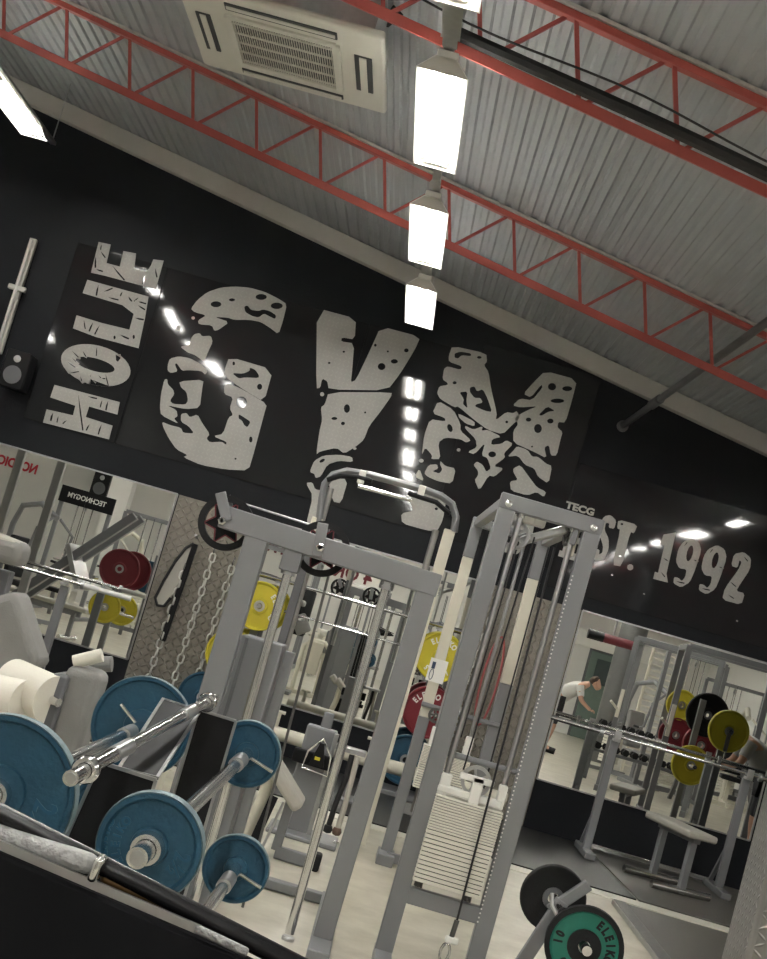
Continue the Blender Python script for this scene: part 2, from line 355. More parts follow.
def rail(label, x, y0, y1, z, xs):
    t = thing('lamp_rail', label, 'lamp rail', (x, (y0+y1)/2, z), 'lamp rails')
    MB().beam((x, y0, z), (x, y1, z), .05, .03, (0, 0, 1)).build('rail_channel', STEEL, t, bevel=.003)
    for y in xs: MB().tube((x, y, z+.01), (x, y, roof(x)-.01), .006, 6).build('hanger_rod', STEEL, t)
lamp0 = make_lamp('bright twin-tube ceiling lamp, largest of the middle row', 'fluorescent lamps of the middle row')
lamp0.location = (-.485, 7.0, LZ)
def lamp(x, y, z, label, grp):
    l = dup(lamp0, (x, y, z), 0, label); l['group'] = grp; return l
g1 = 'fluorescent lamps of the middle row'
lamp(-.495, 9.17, LZ, 'twin-tube ceiling lamp in the middle of the three lit ones over the sign', g1)
lamp(-.505, 11.28, LZ, 'twin-tube ceiling lamp closest to the black wall in the middle row', g1)
lamp(-.475, 4.88, LZ, 'twin-tube ceiling lamp whose end just shows at the top edge', g1)
for k, nm in enumerate(('first', 'second', 'third', 'fourth', 'fifth')):
    lamp(-.465, 2.76-2.12*k, LZ, nm+' middle-row ceiling lamp behind, seen only as a reflection', g1)
g2 = 'fluorescent lamps of the left row'
pL = P(35, 139, 12.0); LLX, LLZ = pL.x, pL.z
lamp(LLX, 11.28, LLZ, 'bright twin-tube lamp at the upper left edge beside the black wall', g2)
for k, nm in enumerate(('first', 'second', 'third', 'fourth', 'fifth', 'sixth')):
    lamp(LLX, 9.16-2.12*k, LLZ, nm+' left-row ceiling lamp reflected in the sign', g2)
for k, nm in enumerate(('first', 'second', 'third', 'fourth', 'fifth')):  # outer row is added fill, since the far left would be dark without it
    lamp(-8.3, 8.6-3.1*k, 5.0, nm+' outer left fill lamp, added to light the left of the room', 'added fill lamps of the outer row')
rail('steel rail added to carry the outer left fill lamps', -8.3, -5, 9.6, 5.138, (3.2, 6.7, 9.5))
g3 = 'fluorescent lamps of the right row'
for k, nm in enumerate(('first', 'second', 'third', 'fourth', 'fifth', 'sixth', 'seventh')):
    lamp(3.6, 9.4-2.3*k, 3.72, nm+' right-row ceiling lamp reflected in the sign', g3)
# hanging rails above lamp rows
rail('steel rail carrying the middle row of lamps', -.49, -5, 12.2, LZ+.138, (3.2, 6.7, 10.2, 12.1))
rail('steel rail carrying the left row of lamps', LLX, -6, 12.5, LLZ+.138, (3.2, 6.7, 10.2, 12.45))
rail('steel rail carrying the right row of lamps', 3.6, -5, 10.1, 3.72+.138, (3.2, 6.7, 10.0))
m = MB(); m.box((-.485, 6.02, LZ+.12), (.09, .34, .006)); tag(m.build('mounting_strap', STEEL), 'perforated steel strap joining two lamps near the top edge', 'strap', 'steel straps between the lamps')

# ================================================================== AIR CONDITIONER
ac = thing('air_conditioner', 'ivory ceiling cassette air conditioner with a square slatted grille', 'air conditioner', (-1.45, 7.65, 4.36))
x0, x1, y0, y1, z = -2.02, -.885, 7.1, 8.2, 4.36
MB().box(((x0+x1)/2, (y0+y1)/2, z+.025), (x1-x0, y1-y0, .05)).build('fascia', PLASTIC, ac, bevel=.018, seg=3)
MB().box(((x0+x1)/2, (y0+y1)/2, z+.18), (x1-x0-.14, y1-y0-.14, .26)).build('casing', STEEL, ac)
gx0, gx1, gy0, gy1 = x0+.26, x1-.27, y0+.24, y1-.22
f = MB()
for a, b in (((gx0, gy0), (gx1, gy0)), ((gx0, gy1), (gx1, gy1)), ((gx0, gy0), (gx0, gy1)), ((gx1, gy0), (gx1, gy1))):
    f.beam((a[0], a[1], z-.006), (b[0], b[1], z-.006), .045, .022, (0, 0, 1))
f.build('grille_frame', PLASTIC, ac, bevel=.004)
MB().box(((gx0+gx1)/2, (gy0+gy1)/2, z-.001), (gx1-gx0, gy1-gy0, .004)).build('grille_backing', GRILLE, ac)
g = MB()
for i in range(40):
    x = gx0+.03+(gx1-gx0-.06)*i/39; g.box((x, (gy0+gy1)/2, z-.008), (.0035, gy1-gy0-.03, .008))
for j in range(5): g.box(((gx0+gx1)/2, gy0+(gy1-gy0)*(j+.5)/5, z-.009), (gx1-gx0-.03, .008, .01))
g.build('grille_slats', PLASTIC, ac)
for (cx, cy, w, d) in (((x0+x1)/2, y0+.12, .62, .085), ((x0+x1)/2, y1-.10, .62, .06), (x0+.11, (y0+y1)/2, .085, .5), (x1-.12, (y0+y1)/2, .10, .5)):
    MB().box((cx, cy, z-.002), (w, d, .01)).build('outlet_slot', GRILLE, ac, bevel=.003)
    MB().box((cx, cy, z-.008), (w-.02 if w > d else w*.4, d*.4 if w > d else d-.02, .008)).build('louvre', PLASTIC, ac)
for hx in (x0+.2, x1-.2):
    for hy in (y0+.2, y1-.2): MB().tube((hx, hy, z+.3), (hx, hy, roof(hx)-.005), .006, 6).build('threaded_rod', STEEL, ac)

# brace, conduit, wall lamp, speaker, hook arm
p, q = P(624, 425, 13.2), P(767, 322, 9.4)
br = thing('diagonal_pipe', 'grey metal pipe running from the black wall up to the roof at the right', 'pipe', tuple(p))
q2 = p+(q-p)*((roof(p.x)-.05-p.z)/((q-p).z+.1751*(q-p).x))
MB().tube(p, q2, .03, 12).build('pipe', PIPE, br, smooth=True); MB().tube(p+(q-p)*.25, p+(q-p)*.32, .042, 12).build('coupling', PIPE, br, smooth=True)
MB().lathe([(.055, 0), (.055, .02), (.03, .03)], p+V((0, .09, 0)), (0, -1, 0), 14).build('flange', PIPE, br)
p, q = P(44, 150, 9.05), P(-12, 66, 8.2)
wt = thing('wall_tube_lamp', 'unlit white tube fitting upright on the black wall at the left edge', 'lamp', (-4.32, 13.2, 3.2))
MB().box((-4.32, 13.24, 3.45), (.07, .06, 1.15)).build('housing', PLASTIC, wt, bevel=.008); MB().tube((-4.325, 13.19, 2.9), (-4.325, 13.19, 4.0), .018, 10).build('tube', WHITEM, wt, smooth=True)
MB().box((-4.32, 13.2, 3.52), (.17, .05, .05)).build('clip', PLASTIC, wt, bevel=.008)
def speaker(label, c, fy, w=.24, hh=.36):
    t = thing('loudspeaker', label, 'loudspeaker', (c[0], c[1], c[2]-hh/2), 'wall loudspeakers')
    s = 1 if fy < 0 else -1
    MB().box(c, (w, .24, hh)).build('cabinet', PADK, t, bevel=.015)
    yf = c[1]-s*.122
    MB().lathe([(w*.33, 0), (w*.36, .008), (w*.3, .012), (w*.12, .004), (.01, .006)], (c[0], yf, c[2]-hh*.15), (0, -s, 0), 24).build('woofer', GREYD, t, smooth=True)
    MB().lathe([(w*.14, 0), (w*.14, .006), (w*.06, .01), (.005, .012)], (c[0], yf, c[2]+hh*.28), (0, -s, 0), 20).build('tweeter', STEEL, t, smooth=True)
    MB().box((c[0], c[1]+s*.15, c[2]), (.08, .07, .08)).build('bracket', PADK, t)
    return t
c = P(17, 371, 13.1); speaker('black two-way loudspeaker on the black wall left of the sign', (c.x, 13.12, c.z), -1)

# ================================================================== SIGNS
YS = D-.016
def chaikin(pts, it=1):
    for _ in range(it):
        n = len(pts); o = []
        for i in range(n):
            a, b = pts[i], pts[(i+1) % n]
            o.append((a[0]*.82+b[0]*.18, a[1]*.82+b[1]*.18)); o.append((a[0]*.18+b[0]*.82, a[1]*.18+b[1]*.82))
        pts = o
    return pts
def shape(name, loops, parent, ox, oy, s, it=1, m=None, depth=.005):
    cu = bpy.data.curves.new('c', 'CURVE'); cu.dimensions = '2D'; cu.fill_mode = 'BOTH'; cu.extrude = depth/2
    for lp in loops:
        pp = []
        for q in chaikin(lp, it):
            w = P(ox+q[0]/s, oy+q[1]/s, YS); pp.append((w.x, w.z))
        sp = cu.splines.new('POLY'); sp.points.add(len(pp)-1); sp.use_cyclic_u = True
        for i, w in enumerate(pp): sp.points[i].co = (w[0], w[1], 0, 1)
    t = bpy.data.objects.new('c', cu); COL.objects.link(t)
    dg = bpy.context.evaluated_depsgraph_get(); me = bpy.data.meshes.new_from_object(t.evaluated_get(dg)); bpy.data.objects.remove(t)
    return me
def letter(name, shapes, parent, ox, oy, s, it=1, m=None):
    bm = bmesh.new()
    for loops in shapes:
        me = shape(name, loops, parent, ox, oy, s, it); bm.from_mesh(me); bpy.data.meshes.remove(me)
    b = BASE[parent.name]
    for v in bm.verts: v.co = V((v.co.x, YS-.004-v.co.z, v.co.y))-b
    bmesh.ops.recalc_face_normals(bm, faces=bm.faces)
    me = bpy.data.meshes.new(name); bm.to_mesh(me); bm.free(); me.materials.append(m or LETT)
    o = bpy.data.objects.new(name, me); COL.objects.link(o); o.parent = parent; BASE[o.name] = b; return o
def ell(cx, cy, rx, ry, a=0, n=10):
    a = math.radians(a); return [(cx+rx*math.cos(t)*math.cos(a)-ry*math.sin(t)*math.sin(a), cy+rx*math.cos(t)*math.sin(a)+ry*math.sin(t)*math.cos(a)) for t in [2*PI*i/n for i in range(n)]]
s1 = thing('gym_sign', 'huge glossy black sign with cracked plate letters HOUE and GYM', 'sign', (-1.3, D-.01, 2.36))
for xa, xb in ((-3.92, -3.02), (-3.01, -1.02), (-1.01, .08), (.09, 1.24)):
    MB().box(((xa+xb)/2, D-.006, (2.36+4.12)/2 if xb < 1 else 3.3), (xb-xa, .012, 1.76 if xb < 1 else 1.88)).build('glossy_panel', GP, s1, bevel=.002)
G = [
 [[(185,175),(215,135),(260,100),(320,80),(380,75),(450,80),(520,100),(580,130),(618,155),(600,230),(580,290),(540,260),(500,235),(450,225),(380,225),(350,215),(290,212),(358,235),(310,270),(290,275),(280,250),(220,245),(217,228),(255,205),(200,190)],
  ell(298,155,25,14), ell(502,122,26,14), ell(572,162,28,15), ell(370,135,14,7), [(425,165),(440,160),(455,180),(490,185),(510,178),(540,185),(570,205),(565,222),(540,210),(515,197),(490,215),(460,208),(430,190)]],
 [[(200,290),(225,285),(235,300),(275,297),(283,325),(262,370),(245,415),(225,400),(205,385),(170,372),(135,345),(180,340),(185,310)]],
 [[(80,430),(90,400),(130,390),(180,398),(230,425),(260,455),(250,473),(230,455),(170,452),(145,455),(120,420),(112,425),(125,458),(95,465),(80,455)]],
 [[(65,495),(78,492),(80,515),(105,540),(110,560),(90,590),(105,605),(160,608),(172,590),(165,550),(140,530),(132,503),(242,495),(235,540),(225,622),(160,628),(75,610),(120,632),(125,660),(108,670),(130,695),(50,655),(45,620),(50,560)]],
 [[(55,685),(90,700),(140,712),(150,735),(200,738),(175,705),(140,685),(140,650),(165,645),(180,665),(215,652),(235,690),(270,740),(255,760),(270,778),(325,775),(345,790),(345,775),(285,750),(330,740),(355,665),(375,655),(360,625),(375,575),(335,560),(335,525),(350,512),(400,530),(445,555),(528,605),(515,650),(470,820),(445,905),(340,900),(230,880),(150,845),(170,835),(120,810),(85,760),(60,710)],
  ell(413,597,25,27), [(400,650),(425,665),(455,685),(440,710),(425,700),(415,680),(400,670)], ell(455,765,8,14), ell(386,852,5,4)],
 [[(358,392),(555,450),(515,595),(430,545),(370,505),(345,485),(335,455)], [(370,465),(420,468),(450,455),(450,440),(475,450),(492,475),(490,488),(430,485),(400,490)], ell(495,527,12,14), ell(378,422,6,9)],
 [ell(195,217,8,7)], [ell(128,262,9,14)]]
letter('letter', G, s1, 150, 270, 4.512)
Yl = [
 [[(65,70),(215,110),(210,190),(160,182),(158,198),(208,205),(200,310),(195,355),(215,345),(265,240),(310,140),(462,180),(440,230),(385,320),(335,385),(110,382),(105,350),(85,340),(78,375),(62,378)],
  ell(313,294,15,14), ell(362,274,14,9), ell(408,232,9,8), ell(289,212,5,6), ell(337,236,4,4), ell(112,280,5,4), ell(168,237,5,4)],
 [[(110,392),(352,393),(350,408),(310,465),(265,522),(245,575),(215,600),(170,628),(140,605),(75,620),(62,632),(75,540),(85,500),(80,450),(95,440)], ell(180,455,12,17), ell(132,493,12,6), ell(165,512,8,7), ell(250,470,4,4)],
 [[(40,690),(55,655),(90,635),(150,632),(200,640),(203,660),(150,655),(105,670),(80,715),(60,722),(55,705),(40,700)], ell(85,655,12,6, -30)],
 [[(22,740),(48,738),(58,765),(92,770),(70,905),(22,905),(50,790)]], [[(105,715),(185,725),(158,818),(125,812)]], [ell(85,400,8,8)], [ell(210,608,7,5)]]
letter('letter', Yl, s1, 300, 290, 3.836)
Ml = [
 [[(180,68),(325,100),(328,135),(315,150),(335,180),(345,250),(370,355),(365,385),(410,350),(440,355),(455,345),(470,375),(440,400),(395,445),(330,425),(270,380),(205,325),(190,330),(130,295),(115,270),(125,240),(160,235),(160,225),(138,210),(145,165),(160,155),(215,170),(222,155),(165,135),(165,110)],
  [(190,100),(215,92),(260,100),(260,112),(220,108),(205,122),(190,118)], ell(295,117,10,6), ell(190,225,9,7), [(210,265),(245,262),(240,300),(245,335),(225,315),(230,295)],
  [(255,245),(275,240),(285,262),(310,252),(330,290),(350,350),(320,345),(275,325),(285,315),(310,310),(300,290),(275,290),(255,265)], ell(412,392,6,6)],
 [[(575,175),(712,212),(690,300),(662,395),(632,392),(628,415),(650,435),(640,470),(625,535),(600,535),(592,490),(572,500),(582,547),(530,520),(440,480),(440,430),(462,400),(440,375),(500,342),(545,325),(470,330),(437,322),(468,292),(520,300),(565,245),(560,232),(515,288),(483,272),(525,225)],
  ell(605,242,18,16), ell(670,250,22,11), ell(628,302,30,10), [(548,362),(585,325),(618,345),(590,348),(560,366)], ell(545,420,17,20), ell(505,382,12,9), ell(598,388,14,11), ell(520,497,4,4)],
 [[(120,302),(185,340),(215,400),(215,430),(260,470),(240,480),(215,465),(150,458),(120,480),(130,550),(90,550),(95,535),(65,500),(50,535),(60,450),(85,380),(150,390),(150,375),(95,355)], ell(170,418,11,18, -20)],
 [[(60,610),(80,575),(115,572),(120,590),(95,602),(125,612),(138,595),(128,572),(130,558),(150,580),(195,590),(180,655),(120,645),(75,625)]],
 [[(235,408),(270,425),(310,410),(305,430),(330,425),(390,455),(350,465),(345,490),(390,485),(410,470),(440,485),(400,525),(405,545),(355,580),(400,590),(360,625),(335,620),(295,685),(275,640),(290,620),(290,600),(270,575),(285,560),(310,575),(325,605),(345,590),(330,545),(305,535),(320,480),(275,530),(245,520),(285,500),(280,465),(235,420)], ell(350,530,17,13)],
 [[(205,355),(275,390),(275,410),(240,400),(210,375)]], [ell(207,511,8,7)], [ell(48,557,10,8)],
 [[(455,495),(500,510),(520,540),(545,540),(580,570),(605,580),(590,655),(545,625),(530,590),(490,575),(460,535),(415,540),(440,515)]],
 [[(440,590),(470,575),(510,630),(540,670),(580,690),(570,712),(540,690),(500,705),(430,685),(425,645),(460,640),(440,605)]],
 [[(40,590),(60,645),(20,625)]],
 [[(-38,782),(16,770),(-10,716),(42,690),(155,722),(140,810),(114,860),(64,852),(-34,824)], ell(112,762,7,6)],
 [[(418,788),(512,775),(533,850),(468,958),(392,945),(384,915),(434,903)], ell(470,860,12,10)]]
letter('letter', Ml, s1, 410, 330, 4.261)
hs = 4.171
def slit(x1, y1, x2, y2, w=4.5):
    dx, dy = x2-x1, y2-y1; L = math.hypot(dx, dy); nx, ny = -dy/L*w/2, dx/L*w/2; mx, my = (x1+x2)/2, (y1+y2)/2
    return [(x1, y1), (mx+nx*1.3, my+ny*1.3), (x2+nx, y2+ny), (x2-nx, y2-ny), (mx-nx*.8, my-ny*.8)]
H = [[[(228,688),(500,760),(490,812),(448,800),(372,778),(358,822),(420,842),(470,858),(455,915),(180,845),(195,790),(305,815),(315,775),(210,740)],
  slit(326, 718, 346, 878, 6), slit(452, 752, 442, 794, 7), slit(428, 748, 418, 782, 5), slit(425, 850, 410, 895, 6), slit(222, 802, 212, 838, 8), slit(245, 815, 238, 845, 5), slit(365, 735, 405, 745, 6), slit(280, 835, 262, 850, 5), slit(375, 850, 360, 878, 6)]]
letter('letter', H, s1, 0, 220, hs, 0)
O = [[ell(400, 606, 148, 82, 15, 36), ell(397, 604, 84, 27, 15, 30)]+[slit(*c_) for c_ in ((405, 526, 402, 568), (300, 545, 335, 580), (280, 590, 315, 615), (285, 640, 330, 632), (335, 650, 345, 682), (380, 640, 372, 685), (410, 648, 432, 668), (440, 640, 452, 690), (345, 545, 362, 575), (375, 650, 400, 680), (405, 660, 440, 662), (300, 575, 330, 600))]+[[(483, 562), (503, 560), (505, 575), (492, 592), (484, 585)]]]
letter('letter', O, s1, 0, 220, hs, 0)
Ul = [[[(365,250),(620,320),(605,410),(601,428),(578,535),(400,488),(305,452),(320,398),(425,430),(540,458),(558,392),(510,355),(345,305)],
  slit(412, 268, 402, 316, 7), slit(430, 300, 470, 285, 6), slit(450, 322, 495, 334, 6), slit(512, 298, 502, 318, 6), slit(535, 318, 550, 340, 6), slit(565, 335, 610, 350, 6), slit(575, 355, 606, 375, 6), slit(580, 322, 560, 340, 5), slit(562, 408, 600, 416, 7), slit(418, 436, 395, 478, 6), slit(390, 425, 372, 465, 7), slit(350, 415, 356, 455, 5), ell(478,490,5,8), slit(500, 478, 538, 496, 7), ell(558,488,5,9)]]
letter('letter', Ul, s1, 0, 220, hs, 0)
El = [[[(412,92),(462,103),(445,180),(500,195),(515,130),(568,140),(560,203),(612,218),(630,190),(640,165),(683,170),(650,288),(595,275),(435,232),(380,220)],
  slit(420, 130, 440, 158, 5), slit(468, 190, 520, 252, 6), slit(606, 226, 596, 268, 8), slit(400, 150, 398, 200, 7), slit(400, 205, 430, 215, 6), slit(648, 200, 655, 240, 6), slit(425, 100, 420, 125, 5)]]
letter('letter', El, s1, 0, 220, hs, 0)
s2 = thing('year_sign', 'glossy black sign with pale letters EST. 1992 at the right', 'sign', (2.4, D-.01, 2.15))
MB().box(((1.26+4.6)/2, D-.006, 2.79), (4.6-1.26, .012, 1.2)).build('glossy_panel', GP, s2, bevel=.002)
es = 2.873
letter('letter', [[[(558+r_*21.1+u_*11.2, 556+r_*6.2-u_*38.4) for r_, u_ in ((0,0),(1,0),(1,.3),(.8,.3),(.8,.18),(.45,.18),(.45,.42),(.75,.42),(.75,.58),(.45,.58),(.45,.82),(.8,.82),(.8,.7),(1,.7),(1,1),(0,1),(0,.85),(.12,.85),(.12,.15),(0,.15))]]], s2, 0, 0, 1, 0)
letter('letter', [[[(300,75),(318,72),(334,88),(328,112),(312,108),(314,96),(304,94),(300,115),(312,140),(312,170),(298,203),(276,204),(262,192),(272,168),(286,172),(284,186),(294,180),(296,160),(286,130),(286,98)]]], s2, 500, 490, es)
letter('letter', [[[(340,85),(395,100),(385,125),(374,120),(350,220),(322,215),(346,114),(336,110)], ell(350,98,4,3), ell(345,190,5,3)], [ell(374, 222, 9, 9)]], s2, 500, 490, es)
letter('letter', [[[(470,128),(505,122),(478,240),(482,266),(440,255),(445,235),(454,238),(472,160),(460,156)], slit(468, 195, 486, 205, 3), slit(462, 235, 474, 250, 3)]], s2, 500, 490, es, 0)
N9 = [[(525,150),(550,138),(572,150),(578,175),(560,230),(545,265),(520,280),(498,268),(500,250),(512,252),(522,262),(532,250),(536,228),(515,225),(505,205),(512,170)], ell(545,182,9,24,14), slit(528, 162, 538, 150, 2.5), slit(554, 200, 570, 205, 3), slit(505, 262, 530, 268, 3.5)]
letter('letter', [N9], s2, 500, 490, es)
letter('letter', [[[(x+73, y+20) for x, y in l] for l in N9]], s2, 500, 490, es)
letter('letter', [[[(672,184),(700,178),(721,196),(718,228),(690,270),(678,290),(703,297),(693,330),(638,315),(646,282),(684,230),(694,208),(688,200),(682,224),(664,218)], slit(660, 262, 678, 278, 3), slit(700, 190, 712, 205, 3), slit(655, 300, 672, 312, 3)]], s2, 500, 490, es)
for q in ((644, 594), (737, 621), (612, 575)):
    w = P(*q, D-.015); MB().lathe([(.010, 0), (.010, .004), (.004, .007)], (w.x, D-.013, w.z), (0, -1, 0), 10).build('screw', CHROME, s2)
lw = P(580, 509, YS); text_mesh('small_lettering', 'TECG', .09, LETT, s2, (lw.x, YS-.006, lw.z), (1, 0, 0), (0, 0, 1), .002, 1.2, .004)
# ================================================================== PLATES
def plate_prof(r, t, hole=.026, rim=.018):
    a = t/2
    return [(hole, -a*.9), (r*.3, -a*.9), (r*.33, -a*.5), (r-rim-.012, -a*.5), (r-rim, -a), (r-.005, -a), (r, -a*.6), (r, a*.6), (r-.005, a), (r-rim, a), (r-rim-.012, a*.5), (r*.33, a*.5), (r*.3, a*.9), (hole, a*.9), (hole, -a*.9)]
def plate(label, c, axis, r, t, m, txt=None, num=None, up=(0, 0, 1), grp=None, tcol=None, name='weight_plate', cat='weight plate'):
    th_ = thing(name, label, cat, tuple(c), grp); ax = V(axis).normalized()
    MB().lathe(plate_prof(r, t), c, ax, 40).build('disc', m, th_, smooth=True)
    MB().lathe([(.027, -t*.56), (.05, -t*.56), (.05, t*.56), (.027, t*.56), (.027, -t*.56)], c, ax, 24).build('hub_ring', STEEL if m is not RUBBER else GREYD, th_, smooth=True)
    if txt:
        f = -ax if ax.y > 0 else ax     # face towards the camera side (negative y)
        u = (V(up)-f*V(up).dot(f)).normalized(); rt = u.cross(f)
        arc_text(txt, V(c)+f*(t*.28), rt, u, r*.66, r*.30, tcol or TEXTW, th_, 90)
        if num: arc_text(num, V(c)+f*(t*.28), rt, u, r*.66, r*.30, tcol or TEXTW, th_, -60); arc_text(num, V(c)+f*(t*.28), rt, u, r*.66, r*.30, tcol or TEXTW, th_, -120)
    return th_
def arc_text(body, c, rt, u, rad, size, m, parent, mid, sx=.8, step=None, depth=.002, bold=.003):
    bm = bmesh.new(); n = len(body); step = step or math.degrees(size*.78*sx/rad); nrm = rt.cross(u)
    for i, ch in enumerate(body):
        a = math.radians(mid+(n-1)*step/2-i*step)
        if ch == ' ': continue
        pos = c+rt*math.cos(a)*rad+u*math.sin(a)*rad; d = (rt*math.cos(a)+u*math.sin(a)); r2 = rt*math.sin(a)-u*math.cos(a)
        o = text_mesh('g', ch, size, m, parent, pos, r2, d, depth, sx, bold); bm.from_mesh(o.data); me = o.data
        bpy.data.objects.remove(o); bpy.data.meshes.remove(me)
    me = bpy.data.meshes.new('lettering'); bm.to_mesh(me); bm.free(); me.materials.append(m)
    o = bpy.data.objects.new('lettering', me); COL.objects.link(o); o.parent = parent; BASE[o.name] = BASE[parent.name]; return o

# ================================================================== CHAINS
lk = None
def chain(label, p, q, n, ln=.095, w=.05, r=.0095, grp='chains on the diamond plate panels', hook=True):
    global lk
    t = thing('hanging_chain', label, 'chain', tuple(p), grp); p, q = V(p), V(q)
    if lk is None:
        pts = [(math.cos(a)*w/2*(1 if abs(math.cos(a)) < .99 else 1), 0, math.sin(a)*w/2+(ln/2-w/2)*(1 if math.sin(a) >= 0 else -1)) for a in [2*PI*(i+.5)/14 for i in range(14)]]
        lk = MB().path(pts, r, 8, closed=True).build('link', ZINC, smooth=True).data
        bpy.data.objects.remove([o for o in bpy.data.objects if o.data == lk][0])
    for i in range(n):
        o = bpy.data.objects.new('link', lk); COL.objects.link(o); o.parent = t
        a = p.lerp(q, i/max(1, n-1)); o.location = a-p; o.rotation_euler = (0, 0, PI/2*(i % 2)+.35+random.uniform(-.2, .2))
    if hook: MB().path([p+V((0, .06, .12)), p+V((0, -.02, .11)), p+V((0, -.035, .07)), p+V((0, 0, .045))], .007, 8).build('hook', DSTEEL, t, smooth=True)
    return t
yc = 13.18
def zz(x, z): return V((x, yc, z))
chain('long steel chain on the diamond plate panel, leftmost and hooked to a curved strap', zz(-2.02, 1.35), zz(-2.05, .35), 13, .085)
chain('long steel chain hanging in the middle of the left diamond plate panel', zz(-1.80, 1.58), zz(-1.82, .12), 19)
chain('long steel chain hanging beside the grey post on the left diamond plate panel', zz(-1.60, 1.52), zz(-1.62, .12), 18)
chain('short steel chain hanging behind the cable tower', V((.83, 13.18, 1.72)), V((.79, 13.18, .85)), 12)
st = thing('training_strap', 'black curved strap with pale lining hanging on the left diamond plate panel', 'strap', (-2.08, 13.15, 1.7))
pts = [V((-2.03+.0*k, 13.16, 1.68-.0*k)) for k in range(1)]
cr = [(-2.00, 1.66), (-2.06, 1.60), (-2.12, 1.45), (-2.17, 1.25), (-2.20, 1.08), (-2.16, 1.02), (-2.10, 1.03), (-2.06, 1.12)]
MB().prism([(a, 13.2, b) for a, b in cr+[(-2.02, 1.3), (-2.01, 1.5)]], (0, -.03, 0)).build('lining', PADB, st, bevel=.008)
MB().path([(a, 13.16, b) for a, b in cr], .014, 8).build('strap_edge', CABLE, st, smooth=True)
MB().beam((-1.985, 13.17, 1.66), (-2.02, 13.17, .72), .055, .03).build('hanging_strap', PADK, st, bevel=.008)
MB().tube((-2.0, 13.26, 1.72), (-2.0, 13.12, 1.74), .012, 8).build('wall_hook', STEEL, st)
cd_ = MB().path([(.98+.075*math.sin(a)*(1 if k else 1), 13.2, 1.2+.42*math.cos(a)) for k, a in enumerate([2*PI*i/20 for i in range(20)])], .011, 6, closed=True)
tag(cd_.build('resistance_band', PINK, smooth=True), 'faded red resistance band hanging behind the cable tower', 'resistance band')

# ================================================================== PLATE STORAGE AT THE WALL
def plate_tree(label, x, y, zs):
    t = thing('plate_tree', label, 'plate rack', (x, y, 0), 'plate trees at the wall')
    MB().box((x, y, .75), (.07, .06, 1.5)).build('post', GREY, t, bevel=.005)
    MB().box((x, y-.1, .025), (.5, .5, .05)).build('base', GREY, t, bevel=.006)
    for z in zs: MB().tube((x, y-.03, z), (x, y-.24, z), .023, 14).build('peg', CHROME, t, smooth=True)
    return t
up15 = V((.9, 0, .43))
plate_tree('grey plate tree in front of the mirror behind the left post', -1.22, 13.02, (1.28, .75))
plate('yellow 15 plate with white lettering showing between the grey post and the chrome rod', (-1.22, 12.86, 1.28), (0, 1, 0), .225, .05, YEL, 'ELEIKO', '15', V((1, 0, .15)), 'yellow plates on the trees')
plate('yellow plate half hidden behind the left grey post', (-1.34, 12.76, .80), (0, 1, 0), .225, .05, YEL, 'ELEIKO', '15', V((1, 0, .15)), 'yellow plates on the trees')
plate('dark blue plate low down behind the barbell rack, beside the chains', (-1.45, 12.6, .38), (0, 1, 0), .225, .055, BLUE, None)
plate_tree('grey plate tree standing left of the second diamond plate panel', .47, 13.02, (1.28, .79, .33))
plate('yellow 15 plate with white lettering behind the white card', (.47, 12.86, 1.29), (0, 1, 0), .225, .05, YEL, 'ELEIKO', '15', V((0, 0, 1)), 'yellow plates on the trees')
plate('dark red 25 plate behind the rear weight stack', (.50, 12.84, .79), (0, 1, 0), .235, .07, RED, 'ELEIKO', '25', V((-.4, 0, 1)), 'red plates')
plate('dark blue plate under the dark red plate', (.42, 12.84, .33), (0, 1, 0), .225, .06, BLUE, None)
# chrome bars lying on wall hooks before the centre mirror
for (x0, x1, z, r, lab) in ((-1.5, .75, 1.56, .016, 'chrome barbell lying on hooks in front of the centre mirror'), (-1.2, .5, 1.29, .008, 'thin steel rod in front of the centre mirror')):
    t = thing('barbell' if r > .01 else 'steel_rod', lab, 'barbell' if r > .01 else 'rod', ((x0+x1)/2, 13.05, z))
    MB().tube((x0, 13.05, z), (x1, 13.05, z), r, 12).build('shaft', CHROME, t, smooth=True)
    if r > .01:
        for s, e in ((x0, x0+.3), (x1-.3, x1)): MB().tube((s, 13.05, z), (e, 13.05, z), .025, 14).build('sleeve', CHROME, t, smooth=True)
    for hx in (x0+.35, x1-.35): MB().beam((hx, 13.05, z-.03), (hx, 13.27, z-.03), .03, .02).build('hook', STEEL, t)

